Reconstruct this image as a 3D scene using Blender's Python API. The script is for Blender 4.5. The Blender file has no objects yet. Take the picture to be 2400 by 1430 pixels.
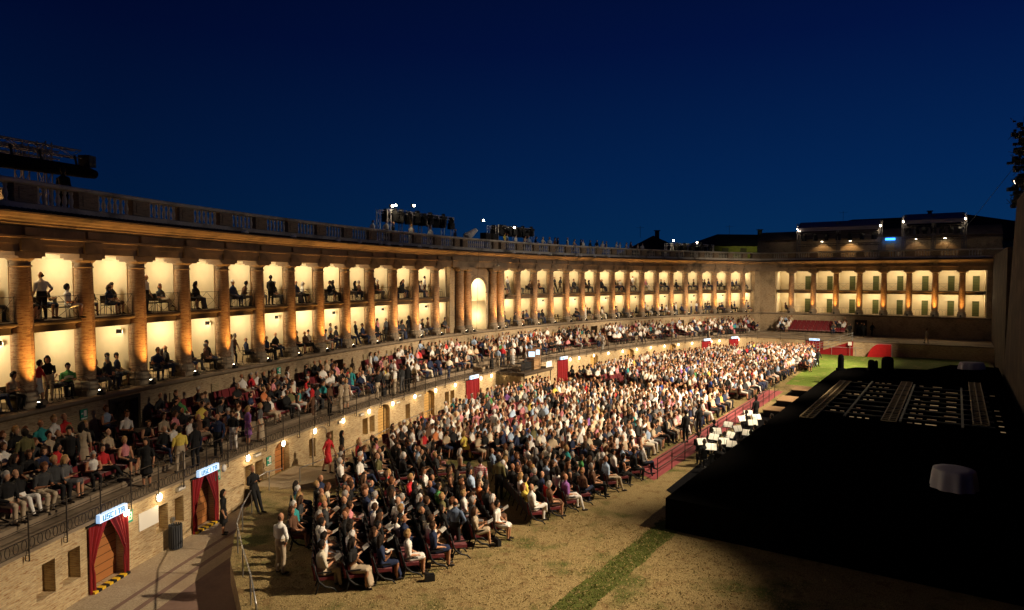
import bpy, bmesh, math, random
import numpy as np
from mathutils import Vector, Matrix
R=math.radians
random.seed(7); rng=np.random.default_rng(7)
sc=bpy.context.scene
COL=sc.collection
# ---------------------------------------------------------------- camera
HC=9.2
cam_d=bpy.data.cameras.new('camera'); cam=bpy.data.objects.new('camera',cam_d); COL.objects.link(cam)
cam_d.sensor_width=36; cam_d.lens=1561.5/2400*36; cam_d.clip_start=.05; cam_d.clip_end=3000
cam.location=(0,0,HC); cam.rotation_euler=(R(90)-math.atan(62.8/1561.5),0,0)
sc.camera=cam
# ---------------------------------------------------------------- world: clear dusk sky
world=bpy.data.worlds.new("World"); sc.world=world; world.use_nodes=True
wn=world.node_tree; wn.nodes.clear()
def WN(t,**k):
    n=wn.nodes.new(t)
    for a,b in k.items(): setattr(n,a,b)
    return n
wo=WN('ShaderNodeOutputWorld'); wb=WN('ShaderNodeBackground'); tc=WN('ShaderNodeTexCoord')
sep=WN('ShaderNodeSeparateXYZ'); wn.links.new(tc.outputs['Generated'],sep.inputs[0])
ramp=WN('ShaderNodeValToRGB'); wn.links.new(sep.outputs['Z'],ramp.inputs[0])
cr=ramp.color_ramp
cr.elements[0].position=0.0; cr.elements[0].color=(0.0016,0.0245,0.080,1)
cr.elements[1].position=.55; cr.elements[1].color=(0.0005,0.0020,0.017,1)
e=cr.elements.new(.14); e.color=(0.0008,0.0155,0.073,1)
e=cr.elements.new(.32); e.color=(0.0005,0.0058,0.046,1)
# the afterglow is stronger towards the far right of the arena
dot=WN('ShaderNodeVectorMath',operation='DOT_PRODUCT'); dot.inputs[1].default_value=(.86,.51,0)
wn.links.new(tc.outputs['Generated'],dot.inputs[0])
mr=WN('ShaderNodeMapRange'); mr.inputs[1].default_value=0.0; mr.inputs[2].default_value=1.0; mr.inputs[3].default_value=.55; mr.inputs[4].default_value=1.22
wn.links.new(dot.outputs['Value'],mr.inputs[0])
wn.links.new(ramp.outputs[0],wb.inputs[0]); wn.links.new(mr.outputs[0],wb.inputs[1])
wn.links.new(wb.outputs[0],wo.inputs[0])
sc.view_settings.view_transform='Standard'; sc.view_settings.look='None'; sc.view_settings.exposure=0; sc.view_settings.gamma=1
sc.render.engine='CYCLES'
try:
    sc.cycles.use_denoising=True; sc.cycles.use_light_tree=True
    sc.cycles.max_bounces=5; sc.cycles.diffuse_bounces=3; sc.cycles.glossy_bounces=2; sc.cycles.transmission_bounces=2
    sc.cycles.caustics_reflective=False; sc.cycles.caustics_refractive=False; sc.cycles.sample_clamp_indirect=4
except Exception: pass
# ---------------------------------------------------------------- the stage floodlights on top of the stage wall (aimed at the stalls), and added balustrade fill
T0=0.58818; CK=0.01004; ACX,ACY=-3.18754,62.04084
UX,UY=math.sin(T0),math.cos(T0)          # along the stage
def UV(u,v,z=0.): return Vector((u*UX-v*UY, u*UY+v*UX, z))
def lamp(kind,name,loc,energy,color,target=None,**k):
    d=bpy.data.lights.new(name,kind); d.energy=energy; d.color=color
    for a,b in k.items(): setattr(d,a,b)
    o=bpy.data.objects.new(name,d); COL.objects.link(o); o.location=loc
    if target is not None: o.rotation_euler=(Vector(target)-Vector(loc)).to_track_quat('-Z','Y').to_euler()
    return o
FL=(1,.78,.53)
for (lu,lv,lz,tu,tv,en,ang,bl) in [
    (27,-4.6,17.5, 14.8,14.6,56000,41,1.0),
    (36,-4.6,17.5, 27,20,40000,37,.6),
    (46,-4.6,17.5, 40,22,60000,42,.5),
    (54,-4.6,17.5, 50,23.5,70000,48,.5),
    (64,-4.6,17.5, 62,22,64000,50,.5),
    (70,-4.6,17.5, 76,20,56000,50,.5),
    (66,-4.6,17.5, 89,21,62000,46,.7)]:
    lamp('SPOT','stage_floodlight_beam',UV(lu,lv,lz),en,FL,UV(tu,tv,0),spot_size=R(ang),spot_blend=bl,shadow_soft_size=.22)
lamp('SPOT','stage_spill_beam',UV(44,-4.6,18),3500,(1,.80,.58),UV(62,36,9),spot_size=R(80),spot_blend=1,shadow_soft_size=.8)
lamp('SPOT','balustrade_fill_spot',UV(52,-4.6,18),9000,(1,.85,.68),(3.5,71,13.6),spot_size=R(52),spot_blend=1,shadow_soft_size=.5)  # added spot that lifts the middle balustrade, no fixture behind it
lamp('SPOT','balustrade_fill_spot',UV(34,-4.6,18),2200,(1,.82,.62),(-14.5,38,13),spot_size=R(46),spot_blend=1,shadow_soft_size=.5)  # second added spot, brightens the near balustrade
# ---------------------------------------------------------------- materials
MATS={}
def mat(name,col,rough=.85,metal=0.,emit=None,estr=0.,spec=.25,build=None):
    if name in MATS: return MATS[name]
    m=bpy.data.materials.new(name); m.use_nodes=True; nt=m.node_tree; b=nt.nodes['Principled BSDF']
    b.inputs['Base Color'].default_value=(*col,1); b.inputs['Roughness'].default_value=rough; b.inputs['Metallic'].default_value=metal
    b.inputs['Specular IOR Level'].default_value=spec
    if emit: b.inputs['Emission Color'].default_value=(*emit,1); b.inputs['Emission Strength'].default_value=estr
    if build: build(nt,b)
    MATS[name]=m; return m
def N(nt,t,**k):
    n=nt.nodes.new(t)
    for a,b in k.items(): setattr(n,a,b)
    return n
def mixc(nt,fac,a,b,mode='MIX'):
    n=N(nt,'ShaderNodeMix',data_type='RGBA',blend_type=mode)
    def put(i,v):
        if isinstance(v,(tuple,list)): n.inputs[i].default_value=(*v[:3],1)
        elif isinstance(v,(int,float)): n.inputs[i].default_value=v
        else: nt.links.new(v,n.inputs[i])
    put(0,fac); put(6,a); put(7,b); return n.outputs[2]
def noise(nt,vec,scale,detail=4,rough=.55):
    n=N(nt,'ShaderNodeTexNoise'); n.inputs['Scale'].default_value=scale; n.inputs['Detail'].default_value=detail; n.inputs['Roughness'].default_value=rough
    if vec is not None: nt.links.new(vec,n.inputs['Vector'])
    return n.outputs['Fac']
def ramp2(nt,fac,a,b):
    n=N(nt,'ShaderNodeMapRange'); n.inputs[1].default_value=a; n.inputs[2].default_value=b; nt.links.new(fac,n.inputs[0]); return n.outputs[0]
def bump(nt,b,h,strength=.5,dist=.02):
    n=N(nt,'ShaderNodeBump'); n.inputs['Strength'].default_value=strength; n.inputs['Distance'].default_value=dist
    nt.links.new(h,n.inputs['Height']); nt.links.new(n.outputs[0],b.inputs['Normal'])
def brick_build(c1,c2,mortar,w=.27,h=.068,ms=.010,dirt=(.1,.07,.045),da=.45,db=.72,bs=.7):
    def f(nt,b):
        uv=N(nt,'ShaderNodeUVMap'); uv.uv_map='UVMap'
        br=N(nt,'ShaderNodeTexBrick'); br.inputs['Scale'].default_value=1; br.inputs['Brick Width'].default_value=w; br.inputs['Row Height'].default_value=h
        br.inputs['Mortar Size'].default_value=ms; br.inputs['Mortar Smooth'].default_value=.3; br.inputs['Bias'].default_value=-.1
        # wobble so that the courses are hand laid
        nz=N(nt,'ShaderNodeTexNoise'); nz.inputs['Scale'].default_value=1.3; nz.inputs['Detail'].default_value=3
        nt.links.new(uv.outputs[0],nz.inputs['Vector'])
        sub=N(nt,'ShaderNodeVectorMath',operation='SUBTRACT'); sub.inputs[1].default_value=(.5,.5,.5); nt.links.new(nz.outputs['Color'],sub.inputs[0])
        scl=N(nt,'ShaderNodeVectorMath',operation='SCALE'); scl.inputs['Scale'].default_value=.07; nt.links.new(sub.outputs[0],scl.inputs[0])
        add=N(nt,'ShaderNodeVectorMath',operation='ADD'); nt.links.new(uv.outputs[0],add.inputs[0]); nt.links.new(scl.outputs[0],add.inputs[1])
        nt.links.new(add.outputs[0],br.inputs['Vector'])
        br.inputs['Color1'].default_value=(*c1,1); br.inputs['Color2'].default_value=(*c2,1); br.inputs['Mortar'].default_value=(*mortar,1)
        st=N(nt,'ShaderNodeMapping'); st.inputs['Scale'].default_value=(1.7,11,1); nt.links.new(uv.outputs[0],st.inputs['Vector'])
        n1=noise(nt,st.outputs[0],1.9,6,.75); n2=noise(nt,uv.outputs[0],.55,5,.6)
        c=mixc(nt,ramp2(nt,n1,.54,.60),br.outputs['Color'],(c2[0]*.60,c2[1]*.42,c2[2]*.32)); c=mixc(nt,ramp2(nt,n1,.47,.38),c,(c1[0]*1.12,c1[1]*1.15,c1[2]*1.2))
        c=mixc(nt,ramp2(nt,n2,da,db),c,dirt)
        n3=noise(nt,st.outputs[0],4.,3,.6)
        c=mixc(nt,.35,c,mixc(nt,n3,(.25,.25,.25),(1,1,1)),'MULTIPLY')
        nt.links.new(c,b.inputs['Base Color'])
        hh=mixc(nt,.5,br.outputs['Fac'],n1,'SUBTRACT')
        bump(nt,b,n1,bs,.03)
    return f
M_BRICK=mat('podium_brick',(.5,.4,.25),.92,build=brick_build((.62,.48,.27),(.50,.35,.18),(.46,.38,.25),dirt=(.2,.135,.08),da=.5,db=.85))
M_BRICK2=mat('loggia_brick',(.4,.3,.2),.92,build=brick_build((.46,.35,.21),(.37,.27,.16),(.36,.29,.2),dirt=(.13,.095,.06),da=.48,db=.8))
M_COLB=mat('column_brick',(.4,.3,.2),.9,build=brick_build((.50,.33,.19),(.34,.19,.11),(.42,.32,.2),w=.26,h=.085,dirt=(.17,.10,.06),da=.45,db=.7,bs=1.))
def stone_build(c1,c2,sc1=1.2,stain=(.05,.045,.04),a=.5,b_=.75):
    def f(nt,b):
        g=N(nt,'ShaderNodeTexCoord').outputs['Object']
        n1=noise(nt,g,sc1,8,.65); n2=noise(nt,g,.5,4,.6); n3=noise(nt,g,9,4,.6)
        c=mixc(nt,n1,c1,c2); c=mixc(nt,ramp2(nt,n2,a,b_),c,stain); c=mixc(nt,.5,c,mixc(nt,n3,(.35,.35,.35),(1,1,1)),'MULTIPLY')
        nt.links.new(c,b.inputs['Base Color']); bump(nt,b,n3,.4,.02)
    return f
M_STONE=mat('cornice_stone',(.3,.25,.2),.9,build=stone_build((.36,.27,.18),(.22,.16,.11)))
M_BAL=mat('balustrade_stone',(.4,.38,.35),.9,build=stone_build((.74,.68,.58),(.50,.44,.37)))
M_PED=mat('pedestal_brick',(.3,.25,.2),.92,build=brick_build((.36,.27,.18),(.26,.19,.13),(.28,.23,.17)))
M_TILE=mat('roof_tile',(.12,.1,.09),.9,build=stone_build((.16,.12,.1),(.07,.06,.055),3))
def plaster_build(c1,c2):
    def f(nt,b):
        g=N(nt,'ShaderNodeTexCoord').outputs['Object']
        n1=noise(nt,g,.9,6,.6); n3=noise(nt,g,5,4,.5)
        c=mixc(nt,ramp2(nt,n1,.35,.75),c1,c2); c=mixc(nt,.12,c,mixc(nt,n3,(.5,.5,.5),(1,1,1)),'MULTIPLY')
        nt.links.new(c,b.inputs['Base Color'])
    return f
M_PLAST=mat('cream_plaster',(.75,.65,.45),.9,build=plaster_build((.76,.66,.46),(.66,.55,.37)))
M_SLAB=mat('slab_edge',(.12,.085,.05),.85,build=stone_build((.13,.09,.055),(.07,.05,.035)))
M_FLOOR=mat('loggia_floor',(.3,.24,.17),.8,build=stone_build((.3,.24,.17),(.2,.15,.11)))
def wood_build(c1,c2,w=.18):
    def f(nt,b):
        uv=N(nt,'ShaderNodeUVMap'); uv.uv_map='UVMap'
        sp=N(nt,'ShaderNodeSeparateXYZ'); nt.links.new(uv.outputs[0],sp.inputs[0])
        m=N(nt,'ShaderNodeMath',operation='MODULO'); m.inputs[1].default_value=w
        ab=N(nt,'ShaderNodeMath',operation='ABSOLUTE'); nt.links.new(sp.outputs['Y'],ab.inputs[0]); nt.links.new(ab.outputs[0],m.inputs[0])
        gt=N(nt,'ShaderNodeMath',operation='LESS_THAN'); gt.inputs[1].default_value=w*.1; nt.links.new(m.outputs[0],gt.inputs[0])
        mp=N(nt,'ShaderNodeMapping'); mp.inputs['Scale'].default_value=(1.5,14,1); nt.links.new(uv.outputs[0],mp.inputs['Vector'])
        n1=noise(nt,mp.outputs[0],2,5,.6)
        c=mixc(nt,n1,c1,c2); c=mixc(nt,gt.outputs[0],c,(c1[0]*.25,c1[1]*.25,c1[2]*.25)); nt.links.new(c,b.inputs['Base Color'])
    return f
M_WOOD=mat('door_planks',(.3,.12,.04),.6,build=wood_build((.46,.19,.06),(.30,.115,.035),.28))
M_WOODY=mat('door_planks_light',(.5,.3,.1),.6,build=wood_build((.58,.36,.12),(.48,.28,.09),.2))
M_DECK=mat('stage_wood',(.3,.2,.1),.6,build=wood_build((.36,.22,.11),(.26,.16,.08),.14))
M_GREEN=mat('green_door',(.05,.09,.025),.6,build=wood_build((.075,.085,.024),(.05,.06,.018),.35))
M_IRON=mat('dark_iron',(.05,.04,.032),.55,.3)
M_STEEL=mat('galvanised_steel',(.4,.4,.4),.4,.8)
M_TRUSS=mat('aluminium_truss',(.6,.6,.6),.4,.35)
M_TRUSSD=mat('shaded_truss',(.16,.15,.15),.6,.2)  # darker copy of the aluminium, shade put into the colour
M_BLACK=mat('black_metal',(.012,.012,.013),.55)
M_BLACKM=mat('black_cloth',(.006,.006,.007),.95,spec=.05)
M_DARKD=mat('dark_door',(.035,.025,.015),.6)
def curtain_build(c):
    def f(nt,b):
        g=N(nt,'ShaderNodeTexCoord').outputs['Object']; n=noise(nt,g,3,3,.5)
        nt.links.new(mixc(nt,n,tuple(x*.7 for x in c),tuple(x*1.25 for x in c)),b.inputs['Base Color'])
        b.inputs['Sheen Weight'].default_value=.3
    return f
M_CURT=mat('red_velvet',(.35,.01,.012),.9,build=curtain_build((.25,.006,.008)))
M_SEAT=mat('burgundy_seat',(.2,.01,.015),.7,build=curtain_build((.13,.005,.010)))
M_CARP=mat('red_carpet',(.3,.01,.02),.95,build=curtain_build((.24,.004,.012)))
M_AWN=mat('red_awning',(.5,.01,.01),.8,build=curtain_build((.5,.01,.012)))
M_LAMP=mat('lamp_glass',(.9,.8,.6),.3,emit=(1,.80,.48),estr=9)
M_LAMPOFF=mat('lamp_glass_unlit',(.75,.72,.66),.3)
M_BULB=mat('bulb_glass',(1,.9,.7),.3,emit=(1,.85,.6),estr=30)
M_FLOODG=mat('floodlight_glass',(1,.9,.7),.3,emit=(1,.82,.55),estr=60)
M_SIGNW=mat('sign_lightbox',(.8,.9,1),.4,emit=(.40,.66,1),estr=.8)
M_SIGNT=mat('sign_letters',(.0,.15,.25),.5,emit=(.0,.18,.32),estr=.8)
M_SGREEN=mat('green_sign',(.02,.30,.20),.5)
M_WHITE=mat('white_paint',(.75,.74,.70),.6)
M_PAPER=mat('programme_paper',(.82,.80,.74),.8)
M_YEL=mat('hazard_yellow',(.75,.48,.03),.6)
M_BIN=mat('slatted_bin_grey',(.055,.06,.07),.6)
M_SHUT=mat('faded_shutter',(.34,.27,.16),.8)
M_CLOTH=mat('white_tablecloth',(.6,.58,.64),.9)
M_STAND=mat('lit_score_paper',(.9,.85,.7),.8,emit=(1,.86,.60),estr=2.2)
M_MON=mat('monitor_picture',(.3,.5,.7),.3,emit=(.35,.6,.8),estr=2.2)
M_BLUE=mat('blue_lightbox',(.1,.3,1),.4,emit=(.03,.22,1),estr=5)
M_CRATE=mat('flight_case',(.28,.16,.09),.7)
M_SAND=mat('pale_sandbag',(.55,.55,.58),.9)
M_CANV=mat('grey_tarpaulin',(.3,.28,.36),.8)
def ground_build(nt,b):
    g=N(nt,'ShaderNodeTexCoord').outputs['Object']
    n1=noise(nt,g,.28,5,.6); n2=noise(nt,g,2.2,6,.7); n3=noise(nt,g,26,3,.7); n4=noise(nt,g,.75,5,.65)
    c=mixc(nt,ramp2(nt,n3,.35,.65),(.12,.082,.028),(.42,.32,.145))
    c=mixc(nt,ramp2(nt,n2,.52,.66),c,(.17,.10,.04))
    gr=mixc(nt,ramp2(nt,n3,.4,.62),(.03,.042,.008),(.15,.15,.035))
    c=mixc(nt,ramp2(nt,mixc(nt,.45,n1,n4),.505,.60),c,gr)
    nt.links.new(c,b.inputs['Base Color']); bump(nt,b,n3,1,.03)
M_GROUND=mat('dry_grass_ground',(.3,.22,.12),.95,build=ground_build)
def lawn_build(c1,c2,c3):
    def f(nt,b):
        g=N(nt,'ShaderNodeTexCoord').outputs['Object']
        n1=noise(nt,g,.35,5,.6); n3=noise(nt,g,22,3,.7); n2=noise(nt,g,1.2,5,.6)
        c=mixc(nt,ramp2(nt,n3,.35,.65),c1,c2); c=mixc(nt,ramp2(nt,n2,.56,.68),c,c3)
        nt.links.new(c,b.inputs['Base Color']); bump(nt,b,n3,1,.03)
    return f
M_LAWN=mat('lawn',(.1,.16,.03),.95,build=lawn_build((.07,.12,.016),(.19,.27,.035),(.34,.29,.10)))
M_STRIP=mat('turf_strip',(.08,.1,.02),.95,build=lawn_build((.05,.062,.010),(.11,.125,.025),(.08,.085,.02)))
def path_build(nt,b):
    g=N(nt,'ShaderNodeTexCoord').outputs['Object']
    n1=noise(nt,g,.5,4,.6); n3=noise(nt,g,22,4,.75)
    c=mixc(nt,ramp2(nt,n3,.35,.65),(.26,.20,.13),(.50,.41,.28)); c=mixc(nt,ramp2(nt,n1,.45,.7),c,(.30,.22,.14))
    nt.links.new(c,b.inputs['Base Color']); bump(nt,b,n3,.8,.02)
M_PATH=mat('gravel_path',(.4,.3,.2),.95,build=path_build)
M_BANDSHADE=mat('paving_band_and_shade',(.22,.13,.10),.9,build=stone_build((.26,.16,.12),(.2,.13,.1),8,(.13,.08,.07)))
M_TERR=mat('terrace_stone',(.3,.24,.17),.9,build=stone_build((.33,.26,.18),(.22,.17,.12),2,(.10,.075,.05)))
M_FAR=mat('dark_earth',(.02,.02,.018),1)
# ---------------------------------------------------------------- mesh builder
class MB:
    def __init__(s): s.v=[];s.f=[];s.m=[];s.uv=[];s.sm=[]
    def face(s,pts,m=0,uv=None,smooth=False):
        i=len(s.v); s.v.extend([tuple(p) for p in pts]); s.f.append(tuple(range(i,i+len(pts)))); s.m.append(m); s.sm.append(smooth)
        if uv is None:
            a=Vector(pts[1])-Vector(pts[0]); b=Vector(pts[-1])-Vector(pts[0]); n=a.cross(b)
            if abs(n.z)>max(abs(n.x),abs(n.y)): uv=[(p[0],p[1]) for p in pts]
            elif abs(n.x)>abs(n.y): uv=[(p[1],p[2]) for p in pts]
            else: uv=[(p[0],p[2]) for p in pts]
        s.uv.append(uv)
    def box(s,c,size,rz=0,m=0,ax=None):
        c=Vector(c); hx,hy,hz=[x/2 for x in size]
        if ax is None: ax=(Vector((math.cos(rz),math.sin(rz),0)),Vector((-math.sin(rz),math.cos(rz),0)),Vector((0,0,1)))
        P=lambda i,j,k: c+ax[0]*hx*i+ax[1]*hy*j+ax[2]*hz*k
        L=(2*hx,2*hy,2*hz)
        for q,(a,b) in (([(-1,-1,-1),(1,-1,-1),(1,-1,1),(-1,-1,1)],(0,2)),([(1,1,-1),(-1,1,-1),(-1,1,1),(1,1,1)],(0,2)),([(-1,1,-1),(-1,-1,-1),(-1,-1,1),(-1,1,1)],(1,2)),([(1,-1,-1),(1,1,-1),(1,1,1),(1,-1,1)],(1,2)),([(-1,-1,1),(1,-1,1),(1,1,1),(-1,1,1)],(0,1)),([(-1,1,-1),(1,1,-1),(1,-1,-1),(-1,-1,-1)],(0,1))):
            s.face([P(*t) for t in q],m,[((t[a]+1)/2*L[a],(t[b]+1)/2*L[b]) for t in q])
    def bar(s,a,b,w,h=None,m=0,n=4):
        a=Vector(a);b=Vector(b);s.tube([a,b],[w,w],n,m)
    def tube(s,path,rad,n=6,m=0,cap=True,smooth=None,flat=None):
        path=[Vector(p) for p in path]
        if not hasattr(rad,'__len__'): rad=[rad]*len(path)
        rings=[]; up=Vector((0,0,1)); acc=0
        for i,p in enumerate(path):
            d=(path[min(i+1,len(path)-1)]-path[max(i-1,0)])
            if d.length<1e-9: d=Vector((0,0,1))
            d.normalize(); ref=up if abs(d.z)<.9 else Vector((0,1,0)) 
            a=d.cross(ref).normalized(); b=d.cross(a).normalized()
            if i: acc+=(p-path[i-1]).length
            rings.append(([p+a*math.cos(2*math.pi*k/n+math.pi/n)*rad[i]+b*math.sin(2*math.pi*k/n+math.pi/n)*rad[i] for k in range(n)],acc))
        sm=(n>5) if smooth is None else smooth
        for (r0,a0),(r1,a1) in zip(rings[:-1],rings[1:]):
            for k in range(n):
                j=(k+1)%n; u0=k/n*6.28*max(rad); u1=(k+1)/n*6.28*max(rad)
                s.face([r0[k],r0[j],r1[j],r1[k]],m,[(u0,a0),(u1,a0),(u1,a1),(u0,a1)],sm)
        if cap: s.face(list(reversed(rings[0][0])),m); s.face(rings[-1][0],m)
    def lathe(s,prof,c=(0,0,0),n=16,m=0,smooth=True):
        c=Vector(c)
        for (r0,z0),(r1,z1) in zip(prof[:-1],prof[1:]):
            for k in range(n):
                a0=2*math.pi*k/n;a1=2*math.pi*(k+1)/n; rm=max(r0,r1)
                p=[c+Vector((r0*math.cos(a0),r0*math.sin(a0),z0)),c+Vector((r0*math.cos(a1),r0*math.sin(a1),z0)),c+Vector((r1*math.cos(a1),r1*math.sin(a1),z1)),c+Vector((r1*math.cos(a0),r1*math.sin(a0),z1))]
                u=[(a0*rm,z0),(a1*rm,z0),(a1*rm,z1),(a0*rm,z1)]
                if r0<1e-6: p=[p[0],p[2],p[3]];u=[u[0],u[2],u[3]]
                elif r1<1e-6: p=p[:3];u=u[:3]
                s.face(p,m,u,smooth)
    def sweep(s,stations,prof,m=0,closed=False,uoff=0,caps=False,mats=None,smooth=False):
        """stations: list of (fn(n,z)->point, s); prof: list of (n,z), listed so that faces look out"""
        rows=[[st[0](n,z) for n,z in prof] for st in stations]
        ar=[0]
        for a,b in zip(prof[:-1],prof[1:]): ar.append(ar[-1]+math.hypot(b[0]-a[0],b[1]-a[1]))
        horiz=abs(prof[-1][1]-prof[0][1])
        K=len(prof); idx=list(range(K-1))
        pr=prof
        if closed: idx=list(range(K)); pr=prof+[prof[0]]; ar.append(ar[-1]+math.hypot(prof[0][0]-prof[-1][0],prof[0][1]-prof[-1][1]))
        for (r0,st0),(r1,st1) in zip(zip(rows[:-1],stations[:-1]),zip(rows[1:],stations[1:])):
            for k in idx:
                j=(k+1)%K
                vert=abs(pr[k+1][1]-pr[k][1])>abs(pr[k+1][0]-pr[k][0])
                v0,v1=(pr[k][1],pr[k+1][1]) if vert else (ar[k],ar[k+1])
                s.face([r0[k],r1[k],r1[j],r0[j]],(mats[k] if mats else m),[(st0[1],v0),(st1[1],v0),(st1[1],v1),(st0[1],v1)],smooth)
        if caps: s.face(list(reversed(rows[0])),m); s.face(rows[-1],m)
    def build(s,name,mats,parent=None,loc=None,merge=False):
        me=bpy.data.meshes.new(name); me.from_pydata(s.v,[],s.f)
        ms=mats if isinstance(mats,(list,tuple)) else [mats]
        for x in ms: me.materials.append(x)
        if len(s.f):
            me.polygons.foreach_set('material_index',s.m); me.polygons.foreach_set('use_smooth',s.sm)
            ul=me.uv_layers.new(name='UVMap'); ul.data.foreach_set('uv',np.array([c for u in s.uv for p in u for c in p],dtype=np.float32))
        if merge or any(s.sm):
            bm=bmesh.new(); bm.from_mesh(me); bmesh.ops.remove_doubles(bm,verts=bm.verts,dist=1e-4); bm.to_mesh(me); bm.free()
        me.update()
        o=bpy.data.objects.new(name,me); COL.objects.link(o)
        if parent: o.parent=parent
        if loc is not None: o.location=loc
        return o
def tag(o,label=None,cat=None,group=None,kind=None):
    if label: o['label']=label
    if cat: o['category']=cat
    if group: o['group']=group
    if kind: o['kind']=kind
    return o
def empty(name,loc=(0,0,0),rz=0,parent=None):
    o=bpy.data.objects.new(name,None); COL.objects.link(o); o.location=loc; o.rotation_euler=(0,0,rz); o.empty_display_size=.2
    if parent: o.parent=parent
    return o
def inst(o,parent=None,loc=(0,0,0),rz=0,name=None):
    c=o.copy(); COL.objects.link(c); c.parent=parent; c.location=loc; c.rotation_euler=(0,0,rz)
    if name: c.name=name
    return c
CH={}
def kids_of(o): return [c for c in CHILD.get(o.name,[])]
CHILD={}
def reg(root,*ch):
    CHILD.setdefault(root.name,[]).extend(ch); return root
def dup(root,loc,rz=0,**t):
    r=root.copy(); COL.objects.link(r); r.location=loc; r.rotation_euler=(0,0,rz)
    for k in ('label','group'):
        if k in t: r[k]=t[k]
    for ch in CHILD.get(root.name,[]):
        c=ch.copy(); COL.objects.link(c); c.parent=r
        for g in CHILD.get(ch.name,[]):
            d=g.copy(); COL.objects.link(d); d.parent=c
    return r
ONES='first second third fourth fifth sixth seventh eighth ninth tenth eleventh twelfth thirteenth fourteenth fifteenth sixteenth seventeenth eighteenth nineteenth'.split()
TENS={2:'twent',3:'thirt',4:'fort',5:'fift',6:'sixt',7:'sevent',8:'eight',9:'ninet'}
def nth(i):
    if i<=19: return ONES[i-1]
    t,o=divmod(i,10)
    return TENS[t]+'ieth' if o==0 else TENS[t]+'y-'+ONES[o-1]
# ---------------------------------------------------------------- the plan: an arc with a straight wing at its far end
S1=52.3; TW=R(123.17)
def cen(s):
    r=1/CK; return ACX+r*(math.cos(T0)-math.cos(T0+CK*s)), ACY+r*(math.sin(T0+CK*s)-math.sin(T0))
def PM(s,n,z):
    x,y=cen(s); th=T0+CK*s; return Vector((x+n*math.cos(th),y-n*math.sin(th),z))
CORN=Vector((35.78,95.98,0))
def PW(t,n,z):
    return Vector((CORN.x+t*math.sin(TW)+n*math.cos(TW),CORN.y+t*math.cos(TW)-n*math.sin(TW),z))
_c1=cen(S1); CORN=Vector((_c1[0],_c1[1],0))
_n1=Vector((math.cos(T0+CK*S1),-math.sin(T0+CK*S1),0)); _n2=Vector((math.cos(TW),-math.sin(TW),0))
_mit=(_n1+_n2)/(1+_n1.dot(_n2))
def rzM(s): return -(T0+CK*s)            # rotation that turns local +x into the n direction
def main_st(s0,s1,step=1.42,off=0):
    k=max(1,int(round((s1-s0)/step))); return [((lambda n,z,s=s0+(s1-s0)*i/k: PM(s,n,z)),s0+(s1-s0)*i/k) for i in range(k+1)]
def wing_st(t0,t1,step=2.84):
    k=max(1,int(round((t1-t0)/step))); return [((lambda n,z,t=t0+(t1-t0)*i/k: PW(t,n,z)),S1+t0+(t1-t0)*i/k) for i in range(k+1)]
def miter_st(): return [((lambda n,z: Vector((CORN.x+_mit.x*n,CORN.y+_mit.y*n,z))),S1)]
def full_st(s0,nmax,t1,step=1.42):
    return main_st(s0,S1-.6*nmax-.05,step)+miter_st()+wing_st(max(.6*nmax,0)+.05,t1)
COLM=[-6.37855-2.84179*i for i in range(15)][::-1]; COLR=[6.37855+2.84179*i for i in range(16)]; COLW=[4.365+2.84179*i for i in range(8)]
SL=-46.2
ZG,ZU,ZT,ZS=4.37,7.57,10.17,7.12
# ================================================================ the arena building (one thing, its parts as children)
B=empty('arena_building',(0,0,0)); tag(B,'long curved two-storey brick loggia with columns, cornice and balustrade around the arena','building')
FULL=full_st(SL,1.3,28.6)
# wall below the loggia, floor, backs
mb=MB()
for a,b in ((SL,-37.0),(-35.6,-19.9),(-18.8,18.7),(19.9,35.6),(36.8,43.4)):
    mb.sweep(main_st(a,b),[(.62,-.7),(.62,4.2)])
mb.sweep(main_st(43.4,51.85)+miter_st()+wing_st(.42,12.4),[(.62,-.7),(.62,4.2)]); mb.sweep(wing_st(13.9,28.6),[(.62,-.7),(.62,4.2)])
for a,b,zt in ((-37.0,-35.6,3.95),(-19.9,-18.8,3.7),(18.7,19.9,3.7),(35.6,36.8,3.7)):
    mb.sweep(main_st(a,b),[(.62,zt),(.62,4.2)])
mb.sweep(wing_st(12.4,13.9),[(.62,3.65),(.62,4.2)])
mb.build('lower_wall',M_BRICK2,B)
mb=MB(); mb.sweep(FULL,[(.60,4.12),(.74,4.18),(.80,4.24),(.80,4.34),(.74,4.37),(-2.7,4.37)]); mb.build('loggia_floor',[M_TERR],B)
mb=MB(); mb.sweep(full_st(SL,.1,26.9),[(-2.7,ZG),(-2.7,ZS)]); mb.sweep(full_st(SL,.1,26.9),[(-2.7,ZU),(-2.7,ZT+.1)])
mb.build('back_wall',M_PLAST,B)
# ceilings of the lower boxes (the underside of the upper floor)
mb=MB(); mb.sweep(full_st(SL,.1,26.9),[(-2.7,ZS),(-.2,ZS)]); mb.build('lower_ceiling',M_PLAST,B)
# rear wall and roof deck
mb=MB(); mb.sweep(full_st(SL,.1,28.6),[(-7.5,11.9),(-7.5,-.7)]); mb.build('rear_wall',M_BRICK2,B)
mb=MB(); mb.sweep(full_st(SL,.1,28.6),[(.0,11.9),(-7.5,11.9)]); mb.build('roof_terrace',M_FLOOR,B)
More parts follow.
